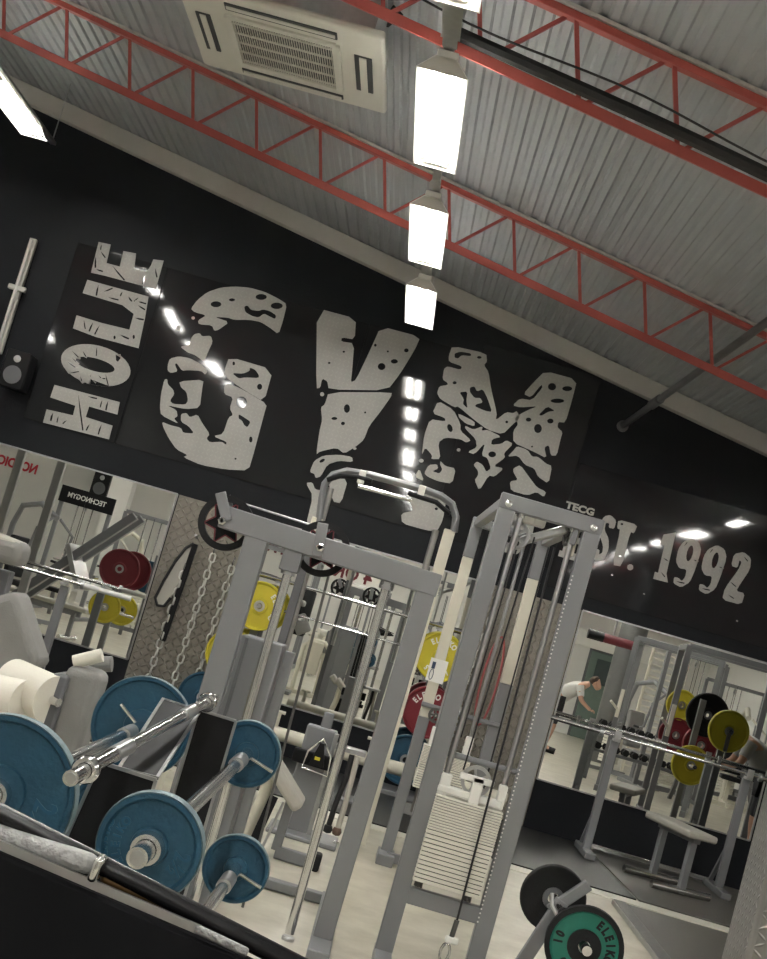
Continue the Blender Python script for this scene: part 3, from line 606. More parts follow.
# ================================================================== SMITH MACHINE
Y = 6.5
sm = thing('smith_machine', 'grey counterbalanced barbell frame with two black wheels on top', 'gym machine', (-.3, Y, 0))
W = .088
def zc(x): return 1.755
MB().beam((-.90, Y, 1.735), (.145, Y, 1.70), .091, .105, (0, 0, 1)).build('top_beam', GREY, sm, bevel=.006)
MB().beam((-.715, Y, 1.68), (-.71, Y, 0), .108, .085).build('post', GREY, sm, bevel=.006)
MB().beam((.095, Y, 1.70), (.07, Y, 0), W, .085).build('post', GREY, sm, bevel=.006)
MB().box((.07, Y+.35, .03), (.10, 1.3, .06)).build('foot', GREY, sm, bevel=.006); MB().box((-.72, Y+.35, .03), (.10, 1.3, .06)).build('foot', GREY, sm, bevel=.006)
MB().box((-.32, Y+.95, .03), (.9, .08, .05)).build('rear_tie', GREY, sm, bevel=.006)
for x, zt, zb in ((-.535, 1.60, .03), (-.085, 1.66, .03)):
    MB().tube((x, Y, zt), (x+.01, Y, zb), .021, 16).build('guide_rod', CHROME, sm, smooth=True)
    MB().lathe([(.024, 0), (.034, .0), (.034, .035), (.024, .035), (.024, 0)], (x, Y, zt-.04), (0, 0, 1), 18).build('collar', STEEL, sm, smooth=True)
    MB().lathe([(.001, 0), (.030, 0), (.030, .012), (.026, .018), (.001, .018)], (x+.01, Y, .0), (0, 0, 1), 18).build('rod_foot', STEEL, sm)
MB().box((-.535, Y, 1.635), (.09, .075, .12)).build('rod_bracket', GREY, sm, bevel=.006)
MB().box((-.085, Y, 1.665), (.06, .06, .06)).build('rod_bracket', GREY, sm, bevel=.006)
for (px, py, ax, az, bx, bz) in ((226, 523, -.93, 1.835, -.865, 1.72), (322, 549, -.44, 1.83, -.425, 1.675)):
    c = P(px, py, Y+.09); c2 = V((c.x, Y+.095, c.z))
    w = MB(); w.ring(.130, .099, .034, c2, (0, 1, 0), 40); wh = w.build('wheel', RUBBER, sm, smooth=True)
    s = MB()
    for k in range(6):
        a = PI/3*k+.25
        for da in (-.30, .30):
            pass
        tip = c2+V((math.cos(a), 0, math.sin(a)))*.104; l = c2+V((math.cos(a+.55), 0, math.sin(a+.55)))*.056; r = c2+V((math.cos(a-.55), 0, math.sin(a-.55)))*.056
        s.prism([c2+V((0, -.008, 0)), r+V((0, -.008, 0)), tip+V((0, -.008, 0)), l+V((0, -.008, 0))], (0, .016, 0))
    s.build('wheel_spokes', PADK, wh)
    s = MB()
    for k in range(6):
        a = PI/3*k+.25; u = V((math.cos(a), 0, math.sin(a)))
        for sg in (-1, 1):
            l = c2+V((math.cos(a+sg*.55), 0, math.sin(a+sg*.55)))*.056
            s.beam(l+V((0, -.012, 0)), c2+u*.104+V((0, -.012, 0)), .006, .004, (0, 1, 0))
    s.build('red_spoke_edge', TEXTDR, wh)
    MB().tube((c2.x, Y-.075, c2.z), (c2.x, Y+.12, c2.z), .012, 12).build('axle', STEEL, sm, smooth=True)
    MB().lathe([(.001, 0), (.02, 0), (.02, .012), (.011, .02), (.001, .02)], (c2.x, Y-.055, c2.z), (0, -1, 0), 6).build('axle_nut', CHROME, sm)
    MB().beam((ax, Y-.055, az), (bx, Y-.055, bz), .05, .012, (0, 1, 0)).build('wheel_bracket', GREY, sm, bevel=.004)
    MB().beam((ax, Y+.135, az), (bx, Y+.135, bz), .05, .012, (0, 1, 0)).build('wheel_bracket', GREY, sm, bevel=.004)
c1, c2 = P(226, 498, Y+.09), P(322, 531, Y+.09)
MB().tube((c1.x, Y+.095, c1.z), (c2.x, Y+.095, c2.z+.012), .005, 8).build('cable', STEEL, sm, smooth=True)
a, b = P(330, 570, Y+.09), P(243, 905, Y+.09)
MB().tube((a.x, Y+.095, a.z), (b.x, Y+.095, .06), .0065, 8).build('cable', DSTEEL, sm, smooth=True)
MB().box((-.57, Y+.26, .62), (.20, .26, 1.24)).build('weight_cover', GREY, sm, bevel=.008)
MB().box((-.64, Y+.12, .62), (.015, .02, 1.22)).build('cover_seam', GREYD, sm)
MB().beam((-.435, Y+.2, 1.22), (-.435, Y+.2, .05), .05, .05).build('cover_post', GREY, sm, bevel=.005)

# ================================================================== CABLE TOWER
YF, YR = 6.6, 9.3
ct = thing('cable_tower', 'tall grey twin cable tower with two cream weight stacks', 'cable machine', (.55, YF, 0))
w = .082
xl, xr, zt = .353, .762, 2.205
MB().beam((xl, YF, 0), (xl, YF, zt), w, .06).build('post', GREY, ct, bevel=.005); MB().beam((xr, YF, 0), (xr, YF, zt), w, .06).build('post', GREY, ct, bevel=.005)
MB().beam((xl-.042, YF, zt-.035), (xr+.042, YF, zt-.035), .066, .074, (0, 0, 1)).build('top_beam', GREY, ct, bevel=.005)
MB().beam((xl-.02, YF, .325), (xr+.02, YF, .325), .054, .075, (0, 0, 1)).build('bottom_beam', GREY, ct, bevel=.005)
for x in (xl, xr):
    MB().box((x, YF-.25, .03), (.08, .7, .06)).build('foot', GREY, ct, bevel=.005)
    MB().lathe([(.001, 0), (.017, 0), (.017, .008), (.001, .01)], (x, YF-.033, zt-.045), (0, -1, 0), 14).build('cap_bolt', CHROME, ct, smooth=True)
MB().tube((xl, YF+.02, .98), (xr+.02, YF+.02, .985), .014, 12).build('cross_tube', GREY, ct, smooth=True)
h = MB()
for i in range(84): h.tube((xr-.036, YF-.0325, .30+i*.0195), (xr-.036, YF-.0295, .30+i*.0195), .0042, 6)
o = h.build('hole_row', CARD, ct)
xb, xc = .345, .80
MB().beam((xb, YR, 0), (xb, YR, .95), .075, .06).build('rear_post', GREY, ct, bevel=.005); MB().beam((xb, YR, .95), (xb-.005, YR, 2.02), .072, .058).build('rear_post_sleeve', CREAMM, ct, bevel=.005)
MB().beam((xb-.005, YR, 2.02), (xb-.005, YR, 2.29), .075, .06).build('rear_post_top', GREY, ct, bevel=.005)
MB().beam((xc, YR, 0), (xc, YR, 1.30), .085, .06).build('rear_post', GREY, ct, bevel=.005); MB().beam((xc, YR, 1.30), (xc-.01, YR, 2.0), .085, .06).build('rear_post_sleeve', CREAMM, ct, bevel=.005)
MB().beam((xc-.01, YR, 2.0), (xc-.01, YR, 2.29), .085, .06).build('rear_post_top', GREY, ct, bevel=.005)
MB().beam((xb, YR, 2.26), (xl, YF, 2.175), .05, .06).build('side_beam', GREY, ct, bevel=.005); MB().beam((xc, YR, 2.26), (xr-.05, YF, 2.175), .05, .06).build('side_beam', GREY, ct, bevel=.005)
MB().beam((xb, YR, 2.26), (xc, YR, 2.26), .05, .06).build('rear_top_beam', GREY, ct, bevel=.005)
MB().tube((xb-.04, YR-.04, 1.03), (xc+.03, YR-.04, 1.03), .016, 12).build('cross_tube', GREY, ct, smooth=True)
MB().beam((xb, YR, .36), (xc, YR, .36), .05, .07).build('rear_bottom_beam', GREY, ct, bevel=.005)
MB().box((xb, YR-.06, .035), (.11, .28, .07)).build('rear_foot', GREY, ct, bevel=.006); MB().box((xc, YR-.06, .035), (.11, .28, .07)).build('rear_foot', GREY, ct, bevel=.006)
MB().beam((xb, YR-.1, .05), (xc, YR-.1, .05), .05, .06).build('rear_tie', GREY, ct, bevel=.005)
def stack(x0, x1, z0, z1, y, n, ct, nm='weight_stack'):
    s = MB(); dz = (z1-z0)/n; cx = (x0+x1)/2
    # upper half thinner plates, as in the photo
    hs_ = [1.0]*(n//2)+[.62]*(n-n//2); tot = sum(hs_); z = z0
    body = MB().box((cx, y+.005, (z0+z1)/2), (x1-x0-.012, .12, z1-z0-.004)).build(nm, BLACKM, ct)
    for k in hs_:
        dd = (z1-z0)*k/tot; s.box((cx, y, z+dd*.44), (x1-x0, .13, dd*.80)); z += dd
    o = s.build('weight_plates', PADW, body, bevel=.0025, seg=1); return body
stack(.39, .705, .40, .80, YF-.0, 25, ct)
MB().box((.405+.012, YF-.01, .845), (.05, .06, .10)).build('guide_bushing', WHITEM, ct, bevel=.006); MB().box((.68, YF-.01, .86), (.04, .05, .11)).build('guide_bushing', WHITEM, ct, bevel=.006)
MB().box((.54, YF-.01, .825), (.30, .07, .035)).build('stack_cap', WHITEM, ct, bevel=.008)
for x, r in ((.425, .014), (.68, .013)):
    MB().tube((x-.012*(x < .5), YF+.0, .82), (x, YF, zt-.07), r, 14).build('guide_rod', STEEL, ct, smooth=True)
    MB().tube((x, YF, zt-.09), (x, YF, zt-.065), .02, 14).build('rod_cap', CHROME, ct, smooth=True)
for x in (.425, .655):
    pts = [(x+.016*math.cos(a), YF+.016*math.sin(a), .37+a/(2*PI)*.006) for a in [i*.5 for i in range(60)]]
    MB().path(pts, .005, 5).build('spring', DSTEEL, ct, smooth=True)
def pulley(c, r, ax, par, m=STEEL, t=.022):
    ax = V(ax); p = MB(); p.lathe([(r-.016, -t/2), (r, -t/2), (r-.006, 0), (r, t/2), (r-.016, t/2), (r-.016, -t/2)], c, ax, 32)
    x, y, z = basis(ax)
    for k in range(5):
        a = 2*PI*k/5; p.beam(V(c)+(x*math.cos(a)+y*math.sin(a))*.012, V(c)+(x*math.cos(a)+y*math.sin(a))*(r-.012), .012, t*.5, ax)
    p.lathe([(.006, -t*.7), (.018, -t*.7), (.018, t*.7), (.006, t*.7), (.006, -t*.7)], c, ax, 16)
    o = p.build('pulley', m, par, smooth=True); MB().tube(V(c)-z*t, V(c)+z*t, .007, 10).build('pulley_bolt', CHROME, o, smooth=True); return o
c = P(476, 781, YF-.02); pulley(V((c.x, YF-.02, c.z)), .07, (0, 1, 0), ct, STEEL)
MB().box((c.x, YF-.055, c.z+.01), (.16, .012, .03)).build('pulley_yoke', WHITEM, ct, bevel=.004); MB().box((c.x+.01, YF-.055, c.z-.04), (.05, .012, .12)).build('pulley_yoke', WHITEM, ct, bevel=.004)
c = P(516, 535, YF+.08); pulley(V((c.x, YF+.09, c.z)), .068, (.25, 1, 0), ct, STEEL)
MB().box((c.x+.09, YF+.09, c.z+.11), (.06, .05, .09)).build('pulley_housing', WHITEM, ct, bevel=.01)
MB().box((c.x+.05, YF+.09, c.z+.09), (.10, .04, .05)).build('pulley_housing', WHITEM, ct, bevel=.01)
MB().beam((c.x+.03, YF+.12, c.z-.02), (c.x+.22, YF+.04, c.z+.09), .035, .04).build('swivel_arm', STEEL, ct, bevel=.008)
pulley(V((c.x+.24, YF+.05, c.z+.07)), .062, (1, .25, 0), ct, DSTEEL)
MB().beam((c.x+.255, YF+.0, c.z+.17), (c.x+.255, YF+.0, c.z+.02), .03, .04).build('pulley_bracket', GREY, ct, bevel=.004)
MB().beam((c.x+.27, YF+.03, c.z+.13), (c.x+.27, YF+.03, c.z-.03), .014, .05).build('pulley_bracket', CREAMM, ct, bevel=.004)
c = P(454, 728, YR-.1); pulley(V((c.x, YR-.1, c.z)), .055, (0, 1, 0), ct, STEEL)
c = P(436, 716, YR-.1); pulley(V((c.x, YR-.06, c.z)), .05, (0, 1, 0), ct, DSTEEL)
a0, a1, a2, a3 = P(427, 734, YR-.1), P(475, 744, YR-.1), P(409, 797, YR-.1), P(460, 800, YR-.1)
stack(a2.x-.0, a1.x+.0, .52, a0.z-.06, YR-.1, 23, ct)
for x in (a2.x+.05, a1.x-.04):
    MB().box((x, YR-.1, a0.z-.01), (.05, .05, .14)).build('guide_bushing', WHITEM, ct, bevel=.006)
    MB().tube((x, YR-.1, a0.z), (x, YR-.1, 2.25), .012, 12).build('guide_rod', STEEL, ct, smooth=True); MB().tube((x, YR-.1, .36), (x, YR-.1, .52), .02, 12).build('spring', DSTEEL, ct, smooth=True)
def cable(p, q, r=.004, m=CABLE): return MB().tube(p, q, r, 8).build('cable', m, ct, smooth=True)
ca, cb = P(540, 600, YF-.05), P(455, 917, YF-.05); cable((ca.x, YF-.06, 2.02), (cb.x+.01, YF-.08, .27), .0052)
ce = P(546, 600, YF+.3); cable((.59, YF+.03, 2.02), (.60, YF+.05, .80), .004)
cc = P(476, 768, YF); cable((cc.x-.055, YF-.02, .93), (cc.x-.02, YF+.05, 2.05), .004)
cable((.62, YR-.15, 2.2), (.60, YR-.15, .9), .005)
hk = thing('cable_clip', 'steel snap hook with white sleeve hanging low on the tower cable', 'snap hook', (cb.x, YF-.08, .2))
MB().tube((cb.x+.01, YF-.08, .29), (cb.x+.005, YF-.08, .19), .012, 10).build('cable_end', DSTEEL, hk, smooth=True)
MB().box((cb.x+.01, YF-.08, .20), (.06, .03, .03)).build('white_sleeve', WHITEM, hk, bevel=.006)
MB().path([(cb.x-.005+.02*math.cos(a), YF-.08, .135+.045*math.sin(a)) for a in [2*PI*i/14 for i in range(14)]], .007, 8, closed=True).build('snap_ring', CHROME, hk, smooth=True)
c = P(437, 671, YR-.06)
cdt = tag(MB().box((c.x, YR-.045, c.z), (.115, .004, .15)).build('instruction_card', CARD), 'white instruction card with a small dark drawing on the rear tower post', 'card')
m = MB(); m.box((c.x-.03, YR-.049, c.z+.03), (.022, .004, .045)); m.path([(c.x-.03+.012*math.sin(a), YR-.049, c.z-.03+.035*math.cos(a)) for a in [2*PI*i/12 for i in range(12)]], .0025, 5, closed=True); BASE[cdt.name] = V((0, 0, 0)); m.build('card_drawing', mat('navy_ink', (.02, .04, .09), .6), cdt)

# ================================================================== HOOP MACHINE (chin and row station)
Y = 9.35
s = 9.35/9.9
hm = thing('chin_row_station', 'cream and grey pull-up station with a tall rounded hoop', 'gym machine', (-.25, Y, 0))
def Q(px, py, Y=Y): a = P(px, py, Y); return V((a.x, Y, a.z))
hp = [Q(*q) for q in ((319, 522), (322, 498), (325, 484), (333, 475), (347, 471), (370, 475), (400, 483), (425, 490), (441, 496), (452, 504), (456, 517), (454, 532))]
MB().path(hp, .042, 12, flat=.6).build('hoop', GREY, hm, smooth=True)
a, b = Q(450, 530), Q(425, 640); MB().beam(a, (a.x-.01, Y, .05), .075, .06).build('upright', CREAMM, hm, bevel=.006)
a = Q(318, 518); MB().beam(a, (a.x, Y, 1.80), .075, .06).build('upright', CREAMM, hm, bevel=.006); MB().beam((a.x, Y, 1.80), (a.x, Y, .05), .055, .055).build('lower_post', GREYD, hm, bevel=.005)
a = Q(331, 488); MB().tube(a, (a.x, Y+.12, 1.0), .022, 10).build('inner_rod', STEEL, hm, smooth=True)
a = Q(436, 530); MB().tube(a, (a.x, Y+.12, 1.0), .022, 10).build('inner_rod', STEEL, hm, smooth=True)
for pp in (((327, 480), (340, 476), (358, 477), (372, 481)), ((408, 493), (420, 497), (436, 502), (450, 514))):
    pa = [Q(q[0], q[1], Y-.07) for q in pp]; MB().path(pa, .017, 8).build('grip', PADK, hm, smooth=True)
for q in ((362, 478), (421, 493)): a = Q(*q); MB().box((a.x, Y-.05, a.z), (.045, .06, .09)).build('clamp', WHITEM, hm, bevel=.006)
a, b = Q(358, 486, Y+.3), Q(412, 500, Y+.3)
MB().tube(a, b, .015, 10).build('rear_bar', CHROME, hm, smooth=True)
sx0, sx1 = -.37, -.17
MB().box((-.265, Y, .36), (.20, .14, .68)).build('shroud', GREY, hm, bevel=.012)
MB().box((-.165, Y-.05, .36), (.03, .06, .66)).build('shroud_edge', STEEL, hm, bevel=.004)
MB().box((-.20, Y-.05, .015), (.46, .42, .03)).build('base_plate', GREY, hm, bevel=.01)
MB().beam((-.25, Y+.03, .68), (-.25, Y+.03, .80), .07, .05).build('shroud_neck', GREY, hm, bevel=.008)
for x in (.02, ): MB().lathe([(.001, 0), (.02, 0), (.02, .012), (.001, .014)], (x, Y-.12, .03), (0, 0, 1), 10).build('anchor_bolt', CHROME, hm)
pd = MB().box((-.25, Y-.12, .50), (.30, .06, .09)); pd.build('handle_rest', PADK, hm, bevel=.01)
vh = thing('row_handle', 'V-shaped chrome rowing handle with black grip hanging on the grey station', 'cable handle', (-.235, Y-.2, .55))
vx = -.235
MB().path([(vx, Y-.19, .65), (vx-.075, Y-.19, .55), (vx-.085, Y-.19, .44), (vx+.085, Y-.19, .43), (vx+.075, Y-.19, .55), (vx, Y-.19, .65)], .008, 8).build('triangle_frame', CHROME, vh, smooth=True)
MB().prism([(vx-.015, Y-.18, .62), (vx+.015, Y-.18, .62), (vx+.05, Y-.18, .47), (vx-.05, Y-.18, .47)], (0, -.03, 0)).build('grip_block', PADK, vh, bevel=.006)
MB().box((vx-.005, Y-.215, .52), (.035, .004, .02)).build('yellow_label', YEL, vh)
# crossing low tube with T knobs
lt = thing('mirror_guard_rail', 'thick cream tube on low supports in front of the centre mirror', 'rail', (-.02, 11.6, 0))
a, b = P(255, 727, 11.6), P(470, 790, 11.6)
MB().tube((a.x, 11.6, .36), (b.x+.3, 11.6, .36), .055, 18).build('tube', CREAMM, lt, smooth=True)
for px in (273, 375):
    a = P(px, 735, 11.6); MB().tube((a.x, 11.6, .40), (a.x, 11.6, .52), .02, 10).build('peg', CREAMM, lt, smooth=True); MB().tube((a.x-.05, 11.6, .53), (a.x+.05, 11.6, .53), .014, 10).build('cross_handle', CREAMM, lt, smooth=True)
for x in (-.75, .0, .75): MB().box((x, 11.6, .155), (.06, .06, .31)).build('support', GREY, lt, bevel=.004); MB().box((x, 11.6, .02), (.14, .4, .015)).build('support_foot', GREY, lt, bevel=.004)
# triceps ropes
for k, (xa, xb_, mt, lab) in enumerate(((-.035, -.09, CABLE, 'black triceps rope with a ball end hanging left of its pair'), (.0, -.03, PADB, 'tan triceps rope with a ball end beside the chrome rod'))):
    t = thing('triceps_rope', lab, 'rope', (xa, Y-.2, .6), 'triceps ropes')
    MB().path([(xa, Y-.17, .60), (xa+.005, Y-.18, .45), (xb_+.04, Y-.18, .28), (xb_+.035, Y-.18, .13)], .018, 10).build('rope', mt, t, smooth=True)
    MB().lathe([(.001, -.03), (.024, -.022), (.032, 0), (.024, .022), (.001, .03)], (xb_+.035, Y-.18, .115), (0, 0, 1), 16).build('ball_end', CABLE if k == 0 else mat('brown_leather', (.12, .07, .05), .5), t, smooth=True)
tb = thing('rope_hook_bar', 'short steel hook arm holding the triceps ropes', 'hook arm', (-.06, Y-.05, .62)); MB().box((-.05, Y-.1, .62), (.20, .16, .03)).build('arm', STEEL, tb, bevel=.005); MB().beam((-.13, Y-.03, .62), (-.17, Y-.03, .62), .05, .03).build('arm_mount', GREY, tb)

# ================================================================== BEIGE SEAT BENCH behind blue plates
sb = thing('seated_curl_bench', 'beige padded bench on cream bent legs behind the blue plates', 'bench', (-.55, 8.3, 0))
a, b = P(272, 758, 8.3), P(300, 800, 8.3)
rot = Matrix.Rotation(math.radians(42), 3, 'Y')
MB().box(((a.x+b.x)/2-.02, 8.3, (a.z+b.z)/2), (.38, .30, .075), rot).build('seat_pad', PADB, sb, bevel=.025, seg=3)
MB().box((a.x-.08, 8.32, a.z+.02), (.12, .25, .07), rot).build('seat_pad', PADB, sb, bevel=.02, seg=3)
q = lambda x, y: P(x, y, 8.3)
MB().path([V((q(272, 770).x, 8.3, q(272, 770).z)), V((q(262, 800).x, 8.3, q(262, 800).z)), V((q(245, 835).x, 8.3, q(245, 835).z)), V((q(225, 870).x, 8.3, .03))], .035, 12).build('leg', CREAMM, sb, smooth=True)
MB().beam((q(293, 795).x, 8.3, q(293, 795).z), (q(272, 862).x, 8.3, .05), .055, .055).build('leg', GREY, sb, bevel=.005)
MB().beam((q(272, 862).x-.0, 8.3, .04), (q(312, 874).x, 8.3, .04), .06, .07, (0, 0, 1)).build('foot_bar', GREY, sb, bevel=.006)
MB().box((q(314, 870).x, 8.3, .05), (.05, .12, .10)).build('rubber_foot', RUBBER, sb, bevel=.015)
MB().beam((q(275, 795).x, 8.25, q(275, 795).z), (q(250, 850).x, 8.2, q(250, 850).z), .05, .02).build('brace_strap', PADK, sb)
MB().tube((q(285, 800).x, 8.2, q(285, 800).z), (q(262, 850).x, 8.2, .05), .008, 8).build('adjust_rod', STEEL, sb, smooth=True)

# ================================================================== RIGHT BENCH STATION
rk = thing('bench_press_rack', 'grey bench press rack standing against the right mirror', 'rack', (2.7, 12.5, 0))
for x in (2.12, 3.30):
    MB().beam((x, 12.55, .06), (x, 12.55, 1.02), .07, .06).build('upright', GREY, rk, bevel=.005)
    MB().box((x, 12.6, .04), (.09, .72, .055)).build('foot', GREY, rk, bevel=.008)
    MB().beam((x, 12.57, .45), (x, 12.88, .07), .035, .035).build('brace', GREY, rk, bevel=.004)
    MB().box((x, 12.50, 1.03), (.055, .10, .025)).build('bar_hook', STEEL, rk, bevel=.004); MB().box((x, 12.455, 1.07), (.055, .02, .08)).build('bar_hook', STEEL, rk, bevel=.004)
MB().beam((2.12, 12.9, .06), (3.30, 12.9, .06), .045, .045, (0, 0, 1)).build('tie_bar', CHROME, rk, bevel=.006)
bb = thing('barbell', 'chrome barbell resting on the right bench press rack', 'barbell', (2.6, 12.5, 1.07))
MB().tube((1.98, 12.5, 1.065), (3.40, 12.5, 1.065), .015, 12).build('shaft', CHROME, bb, smooth=True)
for x0, x1 in ((1.52, 1.98), (3.40, 3.86)): MB().tube((x0, 12.5, 1.065), (x1, 12.5, 1.065), .022, 14).build('sleeve', CHROME, bb, smooth=True); 
for x in (1.98, 3.40): MB().tube((x-.015, 12.5, 1.065), (x+.015, 12.5, 1.065), .036, 16).build('collar', STEEL, bb, smooth=True)
def flat_bench(label, loc, rz, pad=PADB, L=1.0, Wd=.26, h=.45, grp=None):
    t = thing('flat_bench', label, 'bench', (0, 0, 0), grp)
    MB().box((0, 0, h), (L, Wd, .06)).build('pad', pad, t, bevel=.02, seg=3)
    MB().box((0, 0, h-.05), (L*.8, .06, .04)).build('rail', GREY, t, bevel=.004)
    for sx in (-1, 1):
        MB().box((sx*L*.32, 0, h*.5-.02), (.055, .055, h-.07)).build('post', GREY, t, bevel=.004)
        MB().tube((sx*L*.32, -.27, .035), (sx*L*.32, .27, .035), .032, 14).build('foot_bar', CHROME, t, smooth=True)
    t.location = loc; t.rotation_euler = (0, 0, rz); return t
# long bench runs towards the mirror
p0, p1 = P(672, 812, 12.05), P(690, 845, 11.7)
flat_bench('flat bench with a beige pad and chrome floor bars in front of the right mirror', (2.72, 11.95, .012), math.radians(108), PADB, .76, .27, .50)

# left rack in front of the left mirror
rl = thing('squat_rack', 'grey rack in front of the left mirror holding a barbell', 'rack', (-3.2, 12.5, 0))
for x in (-2.88, -4.05):
    MB().beam((x, 12.5, .06), (x, 12.5, .98), .075, .06).build('upright', GREY, rl, bevel=.005); MB().box((x, 12.55, .04), (.09, .7, .055)).build('foot', GREY, rl, bevel=.008)
    MB().box((x, 12.44, 1.0), (.055, .10, .025)).build('bar_hook', STEEL, rl, bevel=.004)
MB().beam((-4.05, 12.8, .05), (-2.88, 12.8, .05), .045, .045, (0, 0, 1)).build('tie_bar', GREY, rl, bevel=.004)
bl = thing('barbell', 'chrome barbell across the left mirror with a white sleeve', 'barbell', (-3.4, 12.44, 1.04))
MB().tube((-4.2, 12.44, 1.035), (-2.72, 12.44, 1.035), .015, 12).build('shaft', CHROME, bl, smooth=True); MB().tube((-2.72, 12.44, 1.035), (-2.28, 12.44, 1.035), .024, 14).build('sleeve', WHITEM, bl, smooth=True); MB().tube((-4.65, 12.44, 1.035), (-4.2, 12.44, 1.035), .024, 14).build('sleeve', CHROME, bl, smooth=True)
MB().tube((-2.735, 12.44, 1.035), (-2.705, 12.44, 1.035), .037, 16).build('collar', STEEL, bl, smooth=True)

# ================================================================== FLOOR PLATE TREE (green / black)
Y = 6.45
ft = thing('floor_plate_stand', 'low grey slanted plate stand at the bottom edge', 'plate rack', (1.02, Y+.1, 0))
a, b = P(505, 985, Y+.1), P(570, 890, Y+.1)
MB().beam((.90, Y+.1, .0), (1.065, Y+.1, .50), .05, .06).build('slanted_post', GREY, ft, bevel=.005)
MB().beam((1.02, Y+.1, .44), (1.16, Y+.1, .60), .045, .05).build('slanted_post', GREY, ft, bevel=.005)
MB().box((.98, Y+.1, .025), (.5, .30, .05)).build('base', GREY, ft, bevel=.006)
c1, c2 = P(553, 898, Y+.22), P(584, 946, Y-.06)
MB().tube((c1.x, Y+.3, c1.z), (c1.x+.02, Y-.02, c1.z-.01), .022, 14).build('peg', CHROME, ft, smooth=True)
MB().tube((c2.x-.0, Y+.1, c2.z), (c2.x, Y-.16, c2.z), .022, 14).build('peg', CHROME, ft, smooth=True)
MB().beam((1.02, Y+.1, .36), (c2.x, Y+.1, c2.z), .05, .05).build('peg_arm', GREY, ft, bevel=.004)
plate('plain black plate hanging on the slanted stand behind the green plate', (c1.x, Y+.22, c1.z), (0, 1, 0), .152, .04, RUBBER)
gp = plate('green 10 plate with raised black lettering at the bottom edge', (c2.x, Y-.06, c2.z), (.1, 1, 0), .172, .045, GREEN, 'ELEIKO', '10', V((.9, 0, .45)), None, RUBBER)
MB().lathe([(.150, -.024), (.173, -.024), (.174, .0), (.173, .024), (.150, .024), (.150, -.024)], (c2.x, Y-.06, c2.z), (.1, 1, 0), 40).build('black_rim', RUBBER, gp, smooth=True)
MB().lathe([(.027, -.026), (.075, -.026), (.075, .026), (.027, .026), (.027, -.026)], (c2.x, Y-.06, c2.z), (.1, 1, 0), 30).build('black_centre', RUBBER, gp, smooth=True)
MB().path([(c1.x-.04, Y+.02, c1.z+.05), (c1.x-.03, Y+.0, c1.z), (c1.x, Y, c1.z-.03), (c1.x+.03, Y-.02, c1.z-.06)], .009, 8).build('spring_clip', STEEL, ft, smooth=True)

# ================================================================== NEAR BARBELL RACK
YN, YFAR = 2.4, 3.85
def fixed_bar(label, x, z, r, yn=YN, yf=YFAR, xf=None, zf=None, plates=True, near=True, txt=False, clipdir=1, ext=.12, sr=.0175, lr=.0155):
    xf = x if xf is None else xf; zf = z if zf is None else zf
    t = thing('barbell', label, 'barbell', (x, yn, z), 'short barbells on the black rack')
    A = V((x, yn, z)); B = V((xf, yf, zf)); d = (B-A).normalized(); L = (B-A).length
    MB().tube(A+d*.2, B-d*.2, lr, 16).build('shaft', CHROME, t, smooth=True)
    for P0, s_ in ((A, 1), (B, -1)):
        MB().tube(P0-d*ext*s_, P0+d*s_*.16, sr, 18).build('sleeve', CHROME, t, smooth=True)
        MB().tube(P0+d*s_*.15, P0+d*s_*.27, sr*1.12, 18).build('sleeve_stop', STEEL, t, smooth=True)
        MB().lathe([(sr+.001, -.014), (sr+.008, -.014), (sr+.011, -.007), (sr+.011, .007), (sr+.008, .014), (sr+.001, .014), (sr+.001, -.014)], P0-d*s_*.035, d, 20).build('clamp_ring', CHROME, t, smooth=True)
        MB().lathe([(.001, -.001), (sr*.75, -.001), (sr*.75, .002), (.001, .003)], P0-d*ext*s_, -d*s_, 8).build('end_cap', STEEL, t)
        if plates:
            p = P0; w = .019
            MB().lathe([(sr, -w), (r*.34, -w), (r*.36, -w*.6), (r-.016, -w*.6), (r-.011, -w), (r-.003, -w), (r-.003, w), (r-.011, w), (r-.016, w*.6), (r*.36, w*.6), (r*.34, w), (sr, w), (sr, -w)], p, d, 56).build('plate', BLUE, t, smooth=True)
            MB().lathe([(r-.0035, -w*.8), (r-.001, -w*.9), (r, -w*.5), (r, w*.5), (r-.001, w*.9), (r-.0035, w*.8), (r-.0035, -w*.8)], p, d, 56).build('worn_rim', BLUEW, t, smooth=True)
        if plates:
            u = V((.55, 0, -.15 if s_ > 0 else -.16)) if clipdir > 0 else V((-.5, 0, .35)); u.normalize()
            q0 = P0-d*s_*.05+u*.018 if s_ > 0 else P0-d*.035+u*.018
            if s_ < 0: MB().tube(q0, q0+u*.065, .0055, 10).build('clamp_lever', CHROME, t, smooth=True)
    if txt:
        f = -d; c = A+f*.0115; rt = V((1, 0, 0)); u = V((0, 0, 1)); BT = mat('embossed_blue', (.008, .075, .14), .35)
        arc_text('ELEIKO', c, rt, u, r*.62, r*.22, BT, t, 185, .9, None, .0016, .001); arc_text('HALMSTAD', c, rt, u, r*.84, r*.17, BT, t, 190, .85, None, .0016, .001)
        arc_text('2\u00bd', c, rt, u, r*.62, r*.42, BT, t, -14, .8, None, .0016, .001)
    return t
fixed_bar('blue-plated short barbell marked 2½, uppermost right on the black rack', -.289, 1.03, .09, xf=-.284, zf=1.048, txt=True)
fixed_bar('empty chrome barbell with thick collars lying highest on the black rack', -.448, 1.102, .0, yn=2.55, yf=3.60, xf=-.405, zf=1.166, plates=False, ext=.13, sr=.0140, lr=.0125)
fixed_bar('blue-plated short barbell with the biggest plates at the left edge', -.602, 1.006, .141, yn=2.6, yf=4.0, xf=-.60, zf=1.02, clipdir=-1, txt=True)
